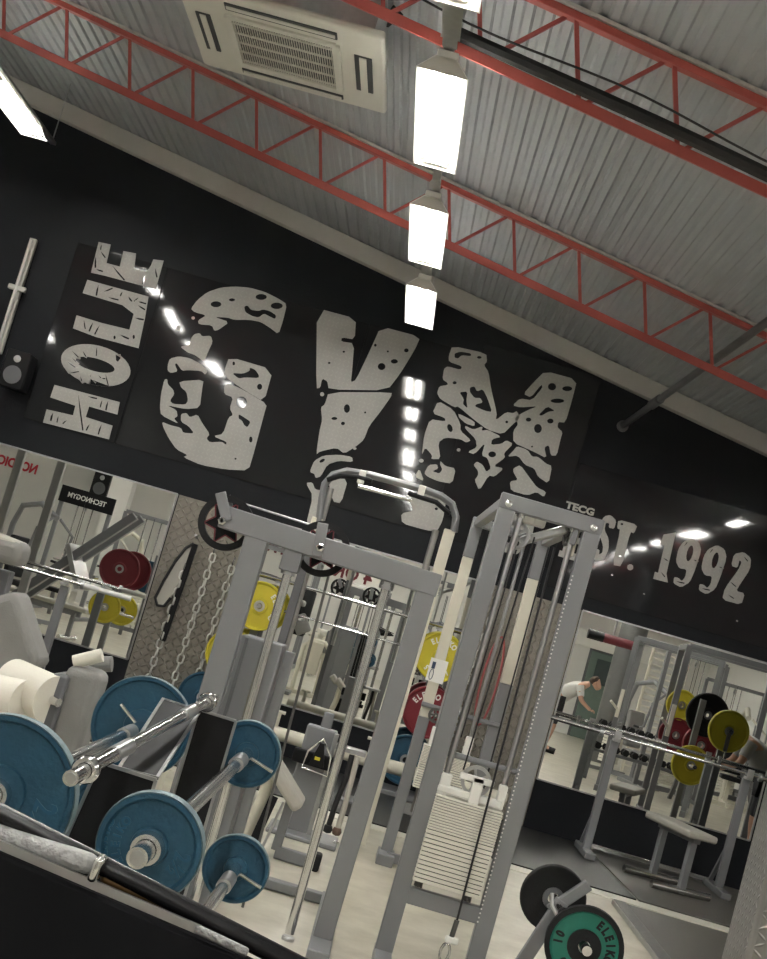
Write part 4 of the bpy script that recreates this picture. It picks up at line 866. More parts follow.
fixed_bar('blue-plated short barbell on the lowest level of the black rack, right', -.235, .755, .09, xf=-.228, zf=.752)
fixed_bar('blue-plated short barbell low on the black rack, mostly hidden on the left', -.60, .75, .105, xf=-.595, zf=.80)
br_ = thing('barbell_rack', 'black sheet-metal barbell rack with bright edges at the lower left', 'rack', (-.4, 3.1, 0))
def sheet(pts, ext, name='side_sheet'):
    o = MB().prism(pts, ext).build(name, mat('dark_sheet_metal', (.013, .013, .014), .5, 0, .15, 6, 0, 60, 0, .12), br_, bevel=.002)
    e = MB(); n = len(pts)
    for i in range(n): e.beam(pts[i], pts[(i+1) % n], .007, .007)
    e.build('edge_trim', STEEL, o); return o
for (xa, xb_, y, ya) in ((-.47, -.375, 2.85, 3.42), ):
    pass
def WP(px, py, Y): a = P(px, py, Y); return V((a.x, Y, a.z))
f0, f1 = WP(163, 699, 3.72), WP(236, 721, 3.72)
sheet([(f1.x, 3.72, f1.z), (f1.x, 3.72, 0), (WP(198, 712, 3.72).x, 3.72, 0), (WP(198, 712, 3.72).x, 3.72, f0.z)], (0, .012, 0), 'back_sheet')
n0, n1, n2, n3 = WP(100, 762, 2.85), WP(156, 780, 2.85), WP(150, 980, 2.85), WP(66, 838, 2.85)
sheet([n1, (n1.x, 2.85, 0), (n3.x, 2.85, 0), n3, n0], (0, .012, 0), 'front_sheet')
k0, k1, k2, k3 = WP(163, 699, 3.74), WP(200, 711, 3.74), WP(157, 778, 2.95), WP(119, 768, 2.95)
sheet([k0, k1, k2, k3], (0, .004, -.010), 'sloping_sheet')
MB().box((-.42, 2.87, .03), (.5, .12, .05)).build('foot', BLACKM, br_, bevel=.006); MB().box((-.38, 3.72, .03), (.5, .12, .05)).build('foot', BLACKM, br_, bevel=.006)
MB().box((-.40, 3.28, .05), (.06, .9, .05)).build('floor_beam', BLACKM, br_, bevel=.006)

# ================================================================== FOREGROUND: padded black machine top
YK = 1.0
fg = thing('machine_top_edge', 'black machine edge with a silver foam strip, closest to the camera', 'machine edge', (-.15, 1.0, 1.2))
a, b = P(-30, 798, 1.0), P(330, 982, 1.0)
c_, d_ = P(-30, 858, .95), P(190, 975, .95)
MB().tube(a, b, .007, 14).build('outer_rail', BLACKM, fg, smooth=True)
dd = (b-a).normalized(); dn = V((.13, -.05, -.99)).normalized()
a3, b3 = P(-30, 845, .98), P(240, 980, .98)
MB().beam(P(-30, 824, 1.0), P(96, 866, .99), .0165, .014).build('foam_roll', FOAM, fg, bevel=.006, seg=3)
MB().beam(P(93, 866, .985), P(102, 870, .985), .019, .018).build('foam_end_band', CHROME, fg, bevel=.003)
MB().beam(P(102, 874, 1.0), P(190, 912, 1.0), .009, .010).build('brown_tape', BRASS, fg, bevel=.003)
MB().beam(P(-30, 832, .985), P(200, 930, .985), .0035, .006).build('silver_edge', STEEL, fg)
MB().beam(P(195, 928, .983), P(248, 953, .983), .006, .006).build('worn_silver_edge', FOAM, fg, bevel=.002)
e0, e1, e2, e3 = P(-40, 831, .98), P(120, 900, .98), P(250, 958, .98), P(-40, 1040, .93)
e4 = P(330, 1060, .93)
MB().prism([e0, e1, e2, e4, e3], (0, .03, -.02)).build('black_cover', mat('matt_black_cover', (.0035, .0035, .004), .6, 0, .1, 8, 0, 60, 0, .05), fg, bevel=.006)
MB().prism([P(-40, 818, 1.02), P(290, 976, 1.02), P(235, 990, 1.0), P(-40, 838, 1.012)], (0, .01, -.03)).build('trough', BLACKM, fg)

# ================================================================== LEFT MACHINES WITH ROLLERS
lm = thing('leg_curl_machine', 'leg machine with two fat cream rollers and a tall grey pad at the left', 'gym machine', (-1.0, 4.5, 0))
c = WP(88, 715, 4.5)
MB().box((-.885, 4.5, .895), (.115, .16, .39)).build('tall_pad', PADG, lm, bevel=.03, seg=3)
MB().box((-.945, 4.47, .88), (.05, .14, .35)).build('pad_back', GREYD, lm, bevel=.01)
a, b = WP(75, 659, 4.46), WP(103, 652, 4.46); MB().tube(a+V((0, 0, -.01)), b+V((0, 0, -.01)), .022, 14).build('cream_grip', PADW, lm, smooth=True)
a, b = WP(88, 664, 4.6), WP(112, 664, 4.6); MB().tube(a, b, .026, 14).build('grey_grip', PADG, lm, smooth=True)
for (p, q, r) in (((12, 682), (52, 700), .075), ((-20, 695), (28, 706), .083)):
    a, b = WP(*p, 4.5), WP(*q, 4.4); 
    MB().tube(a, b, r, 28).build('roller_pad', PADW, lm, smooth=True); d = (b-a).normalized(); MB().tube(a-d*.05, b+d*.03, .014, 12).build('roller_axle', CHROME, lm, smooth=True)
a = WP(45, 715, 4.5); MB().box((a.x, 4.5, a.z-.12), (.07, .06, .30)).build('roller_arm', CREAMM, lm, bevel=.02)
a = WP(15, 725, 4.5); MB().box((a.x, 4.5, a.z-.12), (.08, .06, .30)).build('roller_arm', CREAMM, lm, bevel=.02)
MB().beam((-1.2, 4.55, .68), (-.86, 4.55, .62), .07, .06).build('cross_beam', CREAMM, lm, bevel=.006)
MB().beam((-.9, 4.55, .7), (-.9, 4.55, 0), .07, .06).build('post', CREAMM, lm, bevel=.006); MB().box((-1.0, 4.6, .03), (.7, .1, .06)).build('base', CREAMM, lm, bevel=.006)
MB().beam((-.83, 4.6, .98), (-.80, 4.6, .72), .022, .022).build('lever', CREAMM, lm)
MB().tube((-.86, 4.55, .97), (-.80, 4.55, .975), .012, 10).build('lever_grip', WHITEM, lm, smooth=True)
MB().box((-.70, 4.72, .45), (.20, .26, .80)).build('stack_shroud', CREAMM, lm, bevel=.012)
s_ = MB()
for i in range(11): s_.box((-.70, 4.87, .36+i*.05), (.16, .06, .042))
s_.build('weight_stack', PADW, lm, bevel=.003, seg=1)
MB().box((-.70, 4.588, .76), (.07, .006, .10)).build('label_plate', CARD, lm)
MB().path([(-1.25, 4.7, .05), (-1.25, 4.7, .75), (-1.1, 4.72, .86), (-.95, 4.72, .86), (-.78, 4.72, .7)], .035, 10).build('frame_arch', CREAMM, lm, smooth=True)
MB().box((-1.08, 4.74, .60), (.26, .07, .5)).build('back_panel', CREAMM, lm, bevel=.02)
im = thing('incline_bench', 'grey padded incline bench cut by the left edge', 'bench', (-1.4, 5.2, 0))
a, b = WP(-6, 600, 5.2), WP(18, 675, 5.2); 
MB().beam(a, b, .22, .20, (0, 1, 0)).build('back_pad', PADG, im, bevel=.03, seg=3)
a, b = WP(-15, 545, 5.2), WP(26, 556, 5.2); MB().beam(a, b, .16, .09, (0, 0, 1)).build('head_pad', PADG, im, bevel=.03, seg=3)
a, b = WP(-15, 533, 5.2), WP(24, 549, 5.2); MB().beam(a, b, .14, .04, (0, 0, 1)).build('head_pad_top', PADB, im, bevel=.015, seg=3)
a, b = WP(6, 570, 5.35), WP(10, 690, 5.35); MB().beam(a, (a.x+.0, 5.35, .03), .06, .06).build('post', GREYD, im, bevel=.005); MB().box((a.x, 5.3, .03), (.5, .5, .05)).build('base', GREYD, im, bevel=.006)
a, b = WP(22, 664, 5.2), WP(34, 690, 5.2); MB().tube(a, b, .012, 10).build('bright_rod', WHITEM, im, smooth=True)
# ================================================================== BEHIND THE CAMERA (seen in the mirrors)
def RV(px, py, Yv):                     # the place in the room whose mirror image sits at that depth
    a = P(px, py, Yv); return V((a.x, 2*D-Yv, a.z))
# people
def person(label, root, rz, shirt):
    t = thing('person', label, 'person', (0, 0, 0))
    J = {'pelvis': (0, 0, .52), 'waist': (.10, 0, .66), 'chest': (.30, 0, .84), 'neck': (.46, 0, .93), 'headb': (.50, 0, .95),
         'shl': (.34, .17, .86), 'ell': (.42, .24, .62), 'wrl': (.58, .17, .52), 'hal': (.62, .15, .50),
         'shr': (.34, -.17, .86), 'elr': (.42, -.24, .62), 'wrr': (.58, -.17, .52), 'har': (.62, -.15, .50),
         'hpl': (.0, .10, .48), 'knl': (.06, .12, .06), 'anl': (.0, .13, -.33), 'tol': (.16, .15, -.38),
         'hpr': (.0, -.10, .48), 'knr': (.06, -.12, .06), 'anr': (.0, -.13, -.33), 'tor': (.16, -.15, -.38)}
    J = {a_: (v_[0], v_[1], v_[2]+.42) for a_, v_ in J.items()}
    E = [('pelvis', 'waist'), ('waist', 'chest'), ('chest', 'neck'), ('neck', 'headb'), ('chest', 'shl'), ('shl', 'ell'), ('ell', 'wrl'), ('wrl', 'hal'), ('chest', 'shr'), ('shr', 'elr'), ('elr', 'wrr'), ('wrr', 'har'),
         ('pelvis', 'hpl'), ('hpl', 'knl'), ('knl', 'anl'), ('anl', 'tol'), ('pelvis', 'hpr'), ('hpr', 'knr'), ('knr', 'anr'), ('anr', 'tor')]
    R = dict(pelvis=.14, waist=.13, chest=.14, neck=.06, headb=.055, shl=.07, shr=.07, ell=.042, elr=.042, wrl=.028, wrr=.028, hal=.035, har=.035, hpl=.10, hpr=.10, knl=.062, knr=.062, anl=.042, anr=.042, tol=.035, tor=.035)
    def skin_mesh(names, edges, radii, name, m, off=0.0, sub=2, par=None):
        idx = {n: i for i, n in enumerate(names)}; me = bpy.data.meshes.new(name)
        me.from_pydata([J[n] for n in names], [(idx[a], idx[b]) for a, b in edges], [])
        o = bpy.data.objects.new(name, me); COL.objects.link(o)
        md = o.modifiers.new('skin', 'SKIN'); md.use_smooth_shade = True
        if not me.skin_vertices: me.skin_vertices.new()
        for i, n in enumerate(names):
            r = radii[n]+off; me.skin_vertices[0].data[i].radius = (r, r); me.skin_vertices[0].data[i].use_root = (i == 0)
        sd = o.modifiers.new('sub', 'SUBSURF'); sd.levels = sub; sd.render_levels = sub
        dg = bpy.context.evaluated_depsgraph_get(); me2 = bpy.data.meshes.new_from_object(o.evaluated_get(dg)); bpy.data.objects.remove(o)
        me2.materials.clear(); me2.materials.append(m); me2.name = name
        for p in me2.polygons: p.use_smooth = True
        o2 = bpy.data.objects.new(name, me2); COL.objects.link(o2); o2.parent = par or t; BASE[o2.name] = V((0, 0, 0)); return o2
    # body with head and hands joined in one mesh
    body = skin_mesh(list(J), E, R, 'body', SKIN)
    hd = MB(); hc = V((.60, 0, 1.405))
    for s in (-1, 1):
        hx = V(J['hal' if s > 0 else 'har'])
        for k in range(4):
            b = hx+V((.02, (k-1.5)*.018, .01)); hd.path([b, b+V((.035, 0, -.004)), b+V((.055-.004*abs(k-1), 0, -.022)), b+V((.055, 0, -.045))], .0085, 6)
        b = hx+V((0, -s*.03, 0)); hd.path([b, b+V((.02, -s*.02, -.01)), b+V((.045, -s*.02, -.02))], .0095, 6)
    prof = [(.001, -.125), (.045, -.115), (.066, -.07), (.076, 0), (.080, .05), (.062, .095), (.001, .118)]
    ax = V((-.55, 0, .83)); hd.lathe(prof, hc, ax, 20)
    fwd = V((.83, 0, .55))*1.0; fwd = V((.80, 0, -.25)).normalized() if False else V((.83, 0, .55)).cross(V((0, 1, 0))).cross(V((0, 1, 0)))*-1
    fw_ = V((.83, 0, .55)); fw_ = V((.83*1, 0, .55)); face = V((.83, 0, .55)); face = V((.55*1.5, 0, -.2)).normalized()
    hd.lathe([(.001, .035), (.012, .02), (.018, 0), (.001, -.012)], hc+face*.072+V((0, 0, -.02)), face, 8)
    for s in (-1, 1): hd.lathe([(.001, -.01), (.022, -.006), (.026, .004), (.001, .012)], hc+V((-.01, s*.078, 0)), (0, s, 0), 10)
    ho = hd.build('x', SKIN); bm = bmesh.new(); bm.from_mesh(body.data); bm.from_mesh(ho.data); bm.to_mesh(body.data); bm.free(); hm_ = ho.data; bpy.data.objects.remove(ho)
    for p in body.data.polygons: p.use_smooth = True
    skin_mesh(['waist', 'pelvis', 'chest', 'shl', 'ell2', 'shr', 'elr2'] if False else ['pelvis', 'waist', 'chest', 'shl', 'shr'], [('pelvis', 'waist'), ('waist', 'chest'), ('chest', 'shl'), ('chest', 'shr')], R, 'shirt', shirt, .022)
    for s, a, b in ((1, 'shl', 'ell'), (-1, 'shr', 'elr')):
        A, B = V(J[a]), V(J[b]); MB().tube(A, A.lerp(B, .7), .074, 16, .06).build('shirt_sleeve', shirt, t, smooth=True)
    skin_mesh(['pelvis', 'hpl', 'knl', 'hpr', 'knr'], [('pelvis', 'hpl'), ('hpl', 'knl'), ('pelvis', 'hpr'), ('hpr', 'knr')], R, 'shorts', TROUS, .018)
    for a, b in (('anl', 'tol'), ('anr', 'tor')): MB().path([V(J[a])+V((-.03, 0, -.03)), V(J[a])+V((.04, 0, -.035)), V(J[b])+V((0, 0, .005)), V(J[b])+V((.05, 0, 0))], .05, 10, flat=.8).build('shoe', PADK, t, smooth=True)
    MB().lathe([(.001, .02), (.082, .02), (.088, .05), (.086, .085), (.06, .112), (.001, .13)], hc+V((-.012, 0, 0)), ax, 20).build('hair', HAIR, t, smooth=True)
    MB().lathe([(.001, -.03), (.06, -.03), (.07, .0), (.05, .03), (.001, .03)], hc+V((-.045, 0, .02)), ax, 16).build('hair', HAIR, t, smooth=True)
    hd2 = MB()
    for s in (-1, 1): hd2.lathe([(.001, -.006), (.009, 0), (.001, .006)], hc+face*.072+V((.0, s*.028, .01)), face, 10)
    hd2.build('eyes', PADK, t)
    MB().box(hc+face*.072+V((-.012, 0, -.062)), (.01, .04, .008)).build('mouth', mat('lips', (.3, .1, .09), .5), t)
    t.location = root; t.rotation_euler = (0, 0, rz); return t
a = RV(600, 668, 25.6); person('person in a pale shirt bending forward, mirrored between the tower and the right rack', (a.x-.6, a.y, 0), math.radians(8), SHIRTW)
b = RV(737, 712, 15.9); person('person in a grey shirt bending behind the bright yellow plate in the right mirror', (b.x+.55, b.y, 0), math.radians(184), SHIRT)
# generic equipment
def cable_station(label, loc, rz, w=.9, h=2.2, header=False, stack_m=PADW):
    t = thing('cable_station', label, 'cable machine', (0, 0, 0), 'cable stations behind')
    for x in (-w/2, w/2): MB().beam((x, 0, 0), (x, 0, h), .07, .07).build('post', GREY, t, bevel=.004)
    MB().beam((-w/2, 0, h), (w/2, 0, h), .07, .07, (0, 0, 1)).build('top_beam', GREY, t, bevel=.004); MB().beam((-w/2, 0, .1), (w/2, 0, .1), .07, .07, (0, 0, 1)).build('bottom_beam', GREY, t, bevel=.004)
    for x in (-w/2, w/2): MB().box((x, .2, .03), (.08, 1.1, .06)).build('foot', GREY, t, bevel=.004)
    for x in (-.13, .13): MB().tube((x, 0, .1), (x, 0, h), .014, 10).build('guide_rod', CHROME, t, smooth=True)
    s = MB(); n = 14
    for i in range(n): s.box((0, 0, .2+i*.05), (.34, .12, .042))
    s.build('weight_stack', stack_m, t, bevel=.003, seg=1)
    MB().tube((0, .03, .9), (0, .03, h), .005, 8).build('cable', CABLE, t); MB().tube((0, -.12, .9), (0, -.12, h), .005, 8).build('cable', CABLE, t)
    MB().ring(.06, .045, .02, (0, .03, h-.1), (1, 0, 0), 24).build('pulley', STEEL, t, smooth=True); MB().tube((-.25, -.12, .9), (.25, -.12, .9), .016, 10).build('handle_bar', CHROME, t, smooth=True)
    MB().box((0, -.45, .42), (.32, .4, .07)).build('seat', PADK, t, bevel=.02); MB().beam((0, -.45, .38), (0, -.3, 0), .06, .06).build('seat_post', GREY, t, bevel=.004)
    if header: 
        MB().box((0, -.05, h+.05), (w+.1, .06, .28)).build('header_panel', PADK, t, bevel=.006)
        BASE[t.name] = V((0, 0, 0))
    t.location = loc; t.rotation_euler = (0, 0, rz); return t
def rack(label, loc, rz, cols=(YEL, RED, RUBBER)):
    t = thing('power_rack', label, 'rack', (0, 0, 0), 'racks behind')
    for x in (-.6, .6):
        for y in (-.45, .45): MB().beam((x, y, 0), (x, y, 2.2), .075, .075).build('post', GREY, t, bevel=.004)
        MB().beam((x, -.6, .04), (x, .6, .04), .08, .08, (0, 0, 1)).build('foot', GREY, t, bevel=.004); MB().beam((x, -.45, 2.18), (x, .45, 2.18), .07, .07, (0, 0, 1)).build('top_rail', GREY, t, bevel=.004)
        MB().beam((x, -.45, .95), (x, .45, .95), .05, .05, (0, 0, 1)).build('safety_bar', STEEL, t, bevel=.004)
    for y in (-.45, .45): MB().beam((-.6, y, 2.2), (.6, y, 2.2), .07, .07, (0, 0, 1)).build('cross_beam', GREY, t, bevel=.004)
    for x in (-.6, .6):
        MB().beam((x, .50, 1.05), (x, .50, 1.45), .05, .07).build('catch', PADW, t, bevel=.005); MB().tube((x, .5, 1.15), (x-.12, .62, 1.25), .02, 8).build('catch_hook', PADW, t)
    t.location = loc; t.rotation_euler = (0, 0, rz); return t
def leg_press(label, loc, rz, ra=(-1.1, .35, .9, 1.55)):
    t = thing('leg_press', label, 'gym machine', (0, 0, 0), 'plate machines behind')
    for y in (-.25, .25):
        MB().beam((ra[0], y, ra[1]), (ra[2], y, ra[3]), .10, .12, (0, 1, 0)).build('slide_rail', GREY, t, bevel=.005)
        MB().beam((.75, y, 1.45), (.75, y, 0), .08, .08).build('post', GREY, t, bevel=.005); MB().beam((-1.0, y, .4), (-1.2, y, 0), .07, .07).build('post', GREY, t, bevel=.005)
    MB().beam((-1.2, 0, .04), (.9, 0, .04), .1, .08, (0, 0, 1)).build('base_beam', GREY, t, bevel=.005)
    MB().box((-.2, 0, 1.05), (.06, .7, .55), Matrix.Rotation(-.5, 3, 'Y')).build('foot_plate', STEEL, t, bevel=.006)
    MB().box((-1.1, 0, .42), (.55, .42, .10)).build('seat', PADK, t, bevel=.03); MB().box((-1.5, 0, .65), (.12, .42, .65), Matrix.Rotation(-.5, 3, 'Y')).build('back_pad', PADK, t, bevel=.03)
    for y in (-.45, .45): MB().tube((.1, y*.5, 1.0), (.1, y, 1.0), .024, 12).build('peg', CHROME, t, smooth=True)
    t.location = loc; t.rotation_euler = (0, 0, rz); return t
def multi(label, loc, rz, col=CREAMM, pad=PADK):
    t = thing('seated_machine', label, 'gym machine', (0, 0, 0), 'seated machines behind')
    MB().path([(-.5, 0, .05), (-.5, 0, 1.3), (-.4, 0, 1.6), (0, 0, 1.7), (.4, 0, 1.55)], .045, 10).build('main_frame', col, t, smooth=True)
    MB().beam((-.7, 0, .05), (.7, 0, .05), .08, .07, (0, 0, 1)).build('base', col, t, bevel=.005); MB().box((-.6, 0, .05), (.08, .8, .06)).build('foot', col, t, bevel=.005); MB().box((.6, 0, .05), (.08, .6, .06)).build('foot', col, t, bevel=.005)
    MB().box((.05, 0, .48), (.42, .36, .08)).build('seat', pad, t, bevel=.025); MB().box((-.2, 0, .85), (.09, .34, .6), Matrix.Rotation(-.15, 3, 'Y')).build('backrest', pad, t, bevel=.025); MB().beam((.05, 0, .44), (.05, 0, .05), .07, .07).build('seat_post', col, t, bevel=.004)
    for y in (-.35, .35): MB().path([(.4, y*.2, 1.55), (.45, y, 1.35), (.38, y, .95), (.30, y, .92)], .022, 8).build('lever_arm', col, t, smooth=True); MB().tube((.3, y, .92), (.16, y, .92), .02, 8).build('hand_grip', PADK, t, smooth=True)
    s = MB()
    for i in range(12): s.box((-.62, 0, .2+i*.05), (.14, .34, .042))
    s.build('weight_stack', PADW, t, bevel=.003, seg=1)
    t.location = loc; t.rotation_euler = (0, 0, rz); return t
# left mirror
r0_, r1_ = RV(12, 600, 17), RV(138, 517, 17)
lp = leg_press('leg press with a long grey rail reflected in the left mirror', (-3.65, 9.5, 0), 0, (r0_.x+3.65, r0_.z, r1_.x+3.65, r1_.z))
for (px, py, m_, lab, yv, r) in ((120, 569, RED, 'red plate on the leg press in the left mirror', 16.5, .235), (132, 571, RED, 'second red plate behind the first in the left mirror', 16.9, .235), (148, 577, BLUE, 'blue plate at the edge of the left mirror', 17.6, .2), (105, 607, YEL, 'yellow plate under the red plate in the left mirror', 17.6, .20), (122, 610, YEL, 'second yellow plate under the red plate in the left mirror', 18.2, .20)):
    c = RV(px, py, yv); plate(lab, c, (.15, 1, 0), r, .05, m_, None, grp='plates mirrored at the left')
c = RV(112, 610, 18); ps = thing('plate_tree', 'plate stand holding the yellow plates in the left mirror', 'plate rack', (c.x, c.y, 0)); MB().beam((c.x, c.y, 0), (c.x, c.y, 1.35), .07, .07).build('post', GREY, ps, bevel=.004); MB().box((c.x, c.y, .03), (.6, .6, .06)).build('base', GREY, ps, bevel=.004); MB().tube((c.x-.35, c.y-.1, c.z), (c.x+.35, c.y+.35, c.z), .02, 10).build('peg', CHROME, ps, smooth=True)
for px, yv in ((2, 15.3), (45, 15.3)):
    c = RV(px, 520, yv); tp = thing('tall_post', 'tall grey post reflected in the left mirror, %s' % ('at the frame edge' if px < 20 else 'beside the red letters'), 'post', (c.x, c.y, 0), 'tall posts'); MB().beam((c.x, c.y, .05), (c.x, c.y, 2.35), .09, .08).build('upright', LIGHTBEAM, tp, bevel=.005); MB().box((c.x, c.y, .03), (.3, .3, .06)).build('foot', GREY, tp, bevel=.005)
c = RV(73, 550, 24); cs = cable_station('weight machine with a black header sign in the left mirror', (c.x, c.y, 0), PI*1.0, .85, 1.95, True)
text_mesh('header_text', 'TECHNOGYM', .12, TEXTW, cs.children[0] if False else cs, (.0, -.084, 2.0), (1, 0, 0), (0, 0, 1), .003, .9, .002)
for o_ in cs.children:
    if o_.name.startswith('header_panel'): o_.location = (0, 0, 0)
c = RV(45, 620, 19.5); flat_bench('flat bench with pale pad in the left mirror', (c.x, c.y, 0), .2, PADB, 1.2, .3, .45)
c = RV(30, 545, 21); multi('black-padded seated machine at the left mirror edge', (c.x, c.y, 0), .6, GREY)
c = RV(130, 540, 27); multi('cream seated machine beside the column in the left mirror', (c.x, c.y, 0), 2.0)
c = RV(155, 520, 24); cable_station('open cable station at the right end of the left mirror', (c.x, c.y, 0), PI*.95, 1.0, 2.0)
c = RV(118, 505, 30); tag(MB().box((c.x, c.y, 2.4), (.45, .45, 4.8)).build('column', WHITEP), 'white square column right of the loudspeaker in the left mirror', 'column')
c = RV(90, 480, 33); speaker('black loudspeaker high on the white wall in the left mirror', (c.x, YB+.30, c.z), 1, .42, .62)
text_mesh_o = None
wy = YB+.012
def wtext(body, px, py, size, m, label, sx=.8):
    a = P(px, py, 2*D-wy); o = text_mesh('wall_lettering', body, size, m, None, (a.x, wy, a.z), (-1, 0, 0), (0, 0, 1), .01, sx, .012); tag(o, label, 'lettering', None); return o
wtext('NORDIC', 18, 465, .32, TEXTR, 'red word NORDIC on the white wall, mirrored at the left edge')
wtext('GYM', 283, 548, .52, TEXTDR, 'dark red word GYM reflected near the left grey post', .7)
a = P(358, 574, 28); sg = thing('wall_board', 'white board with dark red writing reflected in the centre mirror', 'board', (a.x, 2*D-28, a.z))
MB().box((a.x, 2*D-28, a.z), (1.15, .04, .52)).build('board', WHITEP, sg, bevel=.01); text_mesh('board_text', '4 OR', .38, TEXTDR, sg, (a.x-.08, 2*D-28+.03, a.z-.04), (-1, 0, 0), (0, 0, 1), .006, .9, .01)
MB().ring(.07, .055, .01, (a.x+.36, 2*D-28+.025, a.z+.11), (0, 1, 0), 20).build('round_emblem', GREYD, sg)
for s in (-1, 1): MB().beam((a.x+s*.4, 2*D-28, a.z-.2), (a.x+s*.4, 2*D-28, 0), .04, .03).build('board_leg', GREY, sg)
# reflected centre
c = RV(345, 655, 29.5); cable_station('cable station with a cream stack in the centre mirror', (c.x+.1, c.y, 0), PI, .9, 2.0)
c = RV(303, 612, 27.3); bg = thing('punch_bag', 'black punch bag hanging in the centre mirror', 'punch bag', (c.x, c.y, c.z-.5))
MB().lathe([(.001, -.45), (.13, -.45), (.16, -.40), (.16, .40), (.13, .45), (.001, .45)], c, (0, 0, 1), 24).build('bag', PADK, bg, smooth=True); MB().tube(c+V((0, 0, .45)), (c.x, c.y, roof(c.x)-.02), .008, 6).build('bag_chain', STEEL, bg)
c = RV(310, 690, 27.5); flat_bench('grey flat bench crossing the bottom of the centre mirror', (c.x+.4, c.y, 0), .1, PADG, 1.5, .28, .5)
c = RV(268, 640, 28.5); rack('power rack at the left of the centre mirror', (c.x, c.y, 0), 0)
c = RV(425, 680, 31); multi('grey seated machine at the right of the centre mirror', (c.x, c.y, 0), 2.4, GREY)
# reflected right
c = RV(618, 690, 27); t = thing('round_duct', 'big grey round column behind the seated person', 'column', (c.x, c.y, 0)); MB().tube((c.x, c.y, 0), (c.x, c.y, roof(c.x)-.07), .26, 28).build('column', mat('zinc_duct', (.16, .16, .155), .4, .5, .1), t, smooth=True)
c = RV(612, 640, 24); t = thing('padded_beam', 'short black and dark red padded bar high in the right mirror', 'pad', (c.x, c.y, c.z-.1)); MB().tube(c+V((-.42, 0, 0)), c+V((-.15, 0, 0)), .085, 18).build('black_end', PADK, t, smooth=True); MB().tube(c+V((-.15, 0, 0)), c+V((.4, 0, 0)), .08, 18).build('red_pad', MATS['dark_red_lettering'], t, smooth=True); MB().tube(c, (c.x, c.y, roof(c.x)-.02), .02, 8).build('hanger', STEEL, t)
c = RV(640, 680, 31); t = thing('door_1', 'door', 'door', (c.x-.2, YB+.06, 0)); t['kind'] = 'structure'; del t['label']; del t['category']; MB().box((c.x-.2, YB+.06, 1.05), (.95, .06, 2.1)).build('door_leaf', GLASSG, t, bevel=.01); MB().box((c.x-.2, YB+.015, 1.1), (1.05, .03, 2.2)).build('door_frame', GREYD, t); MB().box((c.x-.2, YB+.13, 1.65), (.6, .02, .6)).build('door_window', mat('dark_window', (.06, .08, .08), .15), t)
c = RV(660, 690, 26); t = thing('wall_bars', 'cream ladder of wall bars in the right mirror', 'wall bars', (c.x, c.y, 0))
for x in (-.3, .3): MB().beam((c.x+x, c.y, 0), (c.x+x, c.y, 2.3), .05, .08).build('side_rail', CREAMM, t, bevel=.004)
for i in range(20): MB().tube((c.x-.3, c.y, .15+i*.11), (c.x+.3, c.y, .15+i*.11), .018, 8).build('bar', PADW, t, smooth=True)
c = RV(668, 700, 20.5); rack('power rack with cream catches in the right mirror, left one', (c.x, c.y, 0), .25)
c = RV(708, 720, 18.2); rack('power rack with cream catches in the right mirror, right one', (c.x+.1, c.y, 0), .1)
c = RV(690, 690, 23); cable_station('tall cable station between the racks in the right mirror', (c.x, c.y, 0), PI*.95, 1.0, 2.25)
c = RV(638, 745, 24); multi('grey seated machine right of the bending person in the right mirror', (c.x, c.y, 0), 1.0, GREY, PADG)
c = RV(690, 740, 25.6); leg_press('grey plate machine low in the right mirror', (c.x+.6, c.y-1.2, 0), 2.6)
c = RV(750, 700, 25); multi('seated machine at the far right of the mirror', (c.x, c.y, 0), 1.7, CREAMM)
c = RV(735, 690, 29); cable_station('cable station at the far right of the mirror', (c.x, c.y, 0), PI, 1.2, 2.1)
for (px, py, yv, r, m_, lab) in ((728, 731, 15.4, .225, YEL, 'bright yellow plate on a bar end in the right mirror'), (690, 765, 16.4, .225, YEL, 'lower yellow plate on a rack peg in the right mirror'), (681, 705, 18.5, .2, YEL, 'small yellow plate half hidden behind cream catches in the right mirror'),
                           (700, 745, 17.3, .225, RED, 'red plate behind the lower yellow plate in the right mirror'), (675, 735, 18.5, .225, RED, 'red plate left of the black plate in the right mirror'), (707, 715, 16.9, .26, RUBBER, 'big black plate left of the yellow plate in the right mirror')):
    plate(lab, RV(px, py, yv), (.1, 1, 0), r, .05, m_, None, grp='plates mirrored at the right')
c = RV(728, 731, 15.4); t = thing('plate_tree', 'plate stand behind the bright yellow plate in the right mirror', 'plate rack', (c.x, c.y-.1, 0)); MB().beam((c.x, c.y-.12, 0), (c.x, c.y-.12, c.z+.05), .07, .06).build('post', GREYD, t, bevel=.004); MB().box((c.x, c.y-.12, .03), (.5, .4, .05)).build('base', GREYD, t); MB().tube((c.x, c.y-.15, c.z), (c.x, c.y+.12, c.z), .024, 14).build('peg', CHROME, t, smooth=True)
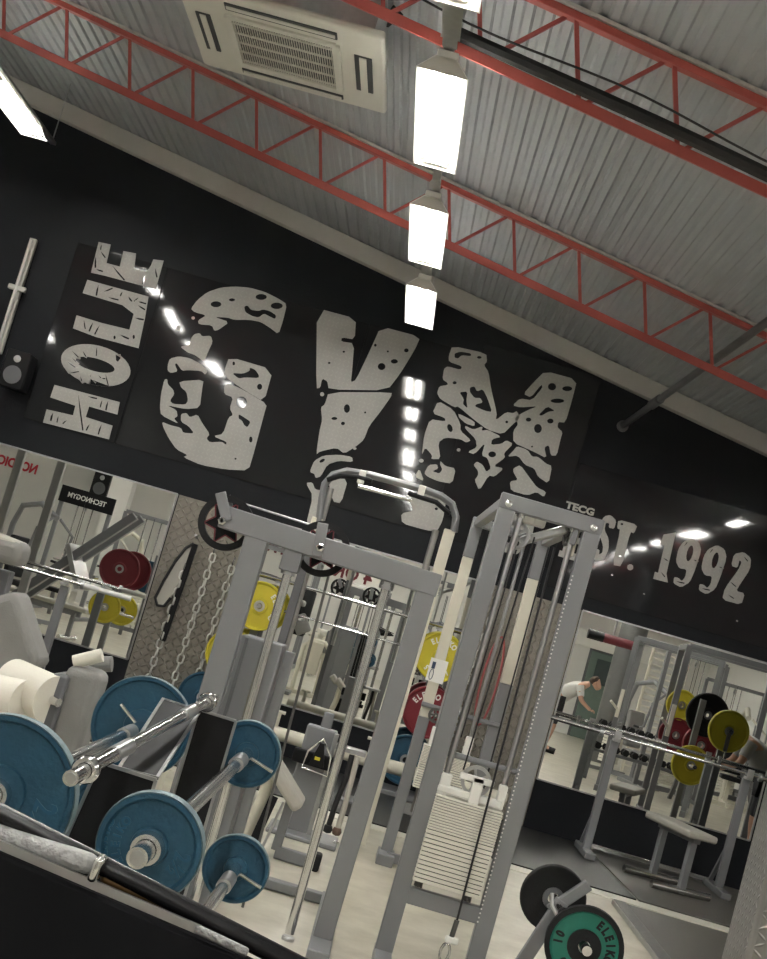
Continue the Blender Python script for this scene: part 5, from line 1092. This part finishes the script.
MB().box((c.x, c.y+.06, c.z-.12), (.045, .02, .2)).build('locking_arm', DSTEEL, t, bevel=.008)
c = RV(690, 765, 16.6); t = thing('plate_tree', 'plate stand behind the lower yellow plate in the right mirror', 'plate rack', (c.x, c.y, 0)); MB().beam((c.x, c.y-.2, 0), (c.x, c.y-.2, 1.6), .07, .06).build('post', GREY, t, bevel=.004); MB().box((c.x, c.y-.2, .03), (.5, .4, .05)).build('base', GREY, t); MB().tube((c.x, c.y-.2, c.z), (c.x, c.y+.25, c.z), .024, 14).build('peg', CHROME, t, smooth=True)
# dumbbell rack with dumbbells
c = RV(648, 722, 22); dr = thing('dumbbell_rack', 'low dumbbell rack in the right mirror', 'dumbbell rack', (c.x, c.y, 0))
for z in (.45, .8): MB().box((c.x, c.y, z), (1.6, .3, .04)).build('shelf', GREYD, dr, bevel=.004)
for x in (-.75, .75): MB().box((c.x+x, c.y, .42), (.07, .35, .84)).build('side_frame', GREYD, dr, bevel=.004)
db = thing('dumbbell', 'black hexagonal dumbbell on the reflected rack', 'dumbbell', (0, 0, 0), 'dumbbells on the reflected rack')
MB().tube((0, -.06, 0), (0, .06, 0), .015, 10).build('handle', CHROME, db, smooth=True)
for s in (-1, 1): MB().tube((0, s*.05, 0), (0, s*.14, 0), .055, 6).build('head', RUBBER, db, bevel=.006)
k = 0
for z in (.45, .8):
    for i in range(10):
        loc = (c.x-.66+i*.145, c.y, z+.075)
        if k == 0: db.location = loc
        else: dup(db, loc, 0)
        k += 1
# strip window / shelf far behind
t = tag(MB().box((5.0, YB+.05, 2.35), (3.0, .1, .4)).build('wall_shelf', WHITEM, bevel=.01), 'long pale ledge on the far wall in the right mirror', 'shelf')

# ================================================================== LIGHT AND WORLD
w = bpy.data.worlds.new('world'); scene.world = w; w.use_nodes = True
w.node_tree.nodes['Background'].inputs[0].default_value = (.55, .6, .7, 1); w.node_tree.nodes['Background'].inputs[1].default_value = 0.02
vs_ = scene.view_settings; vs_.view_transform = 'Standard'; vs_.look = 'None'; vs_.gamma = 1; vs_.use_curve_mapping = False; vs_.exposure = 1.72
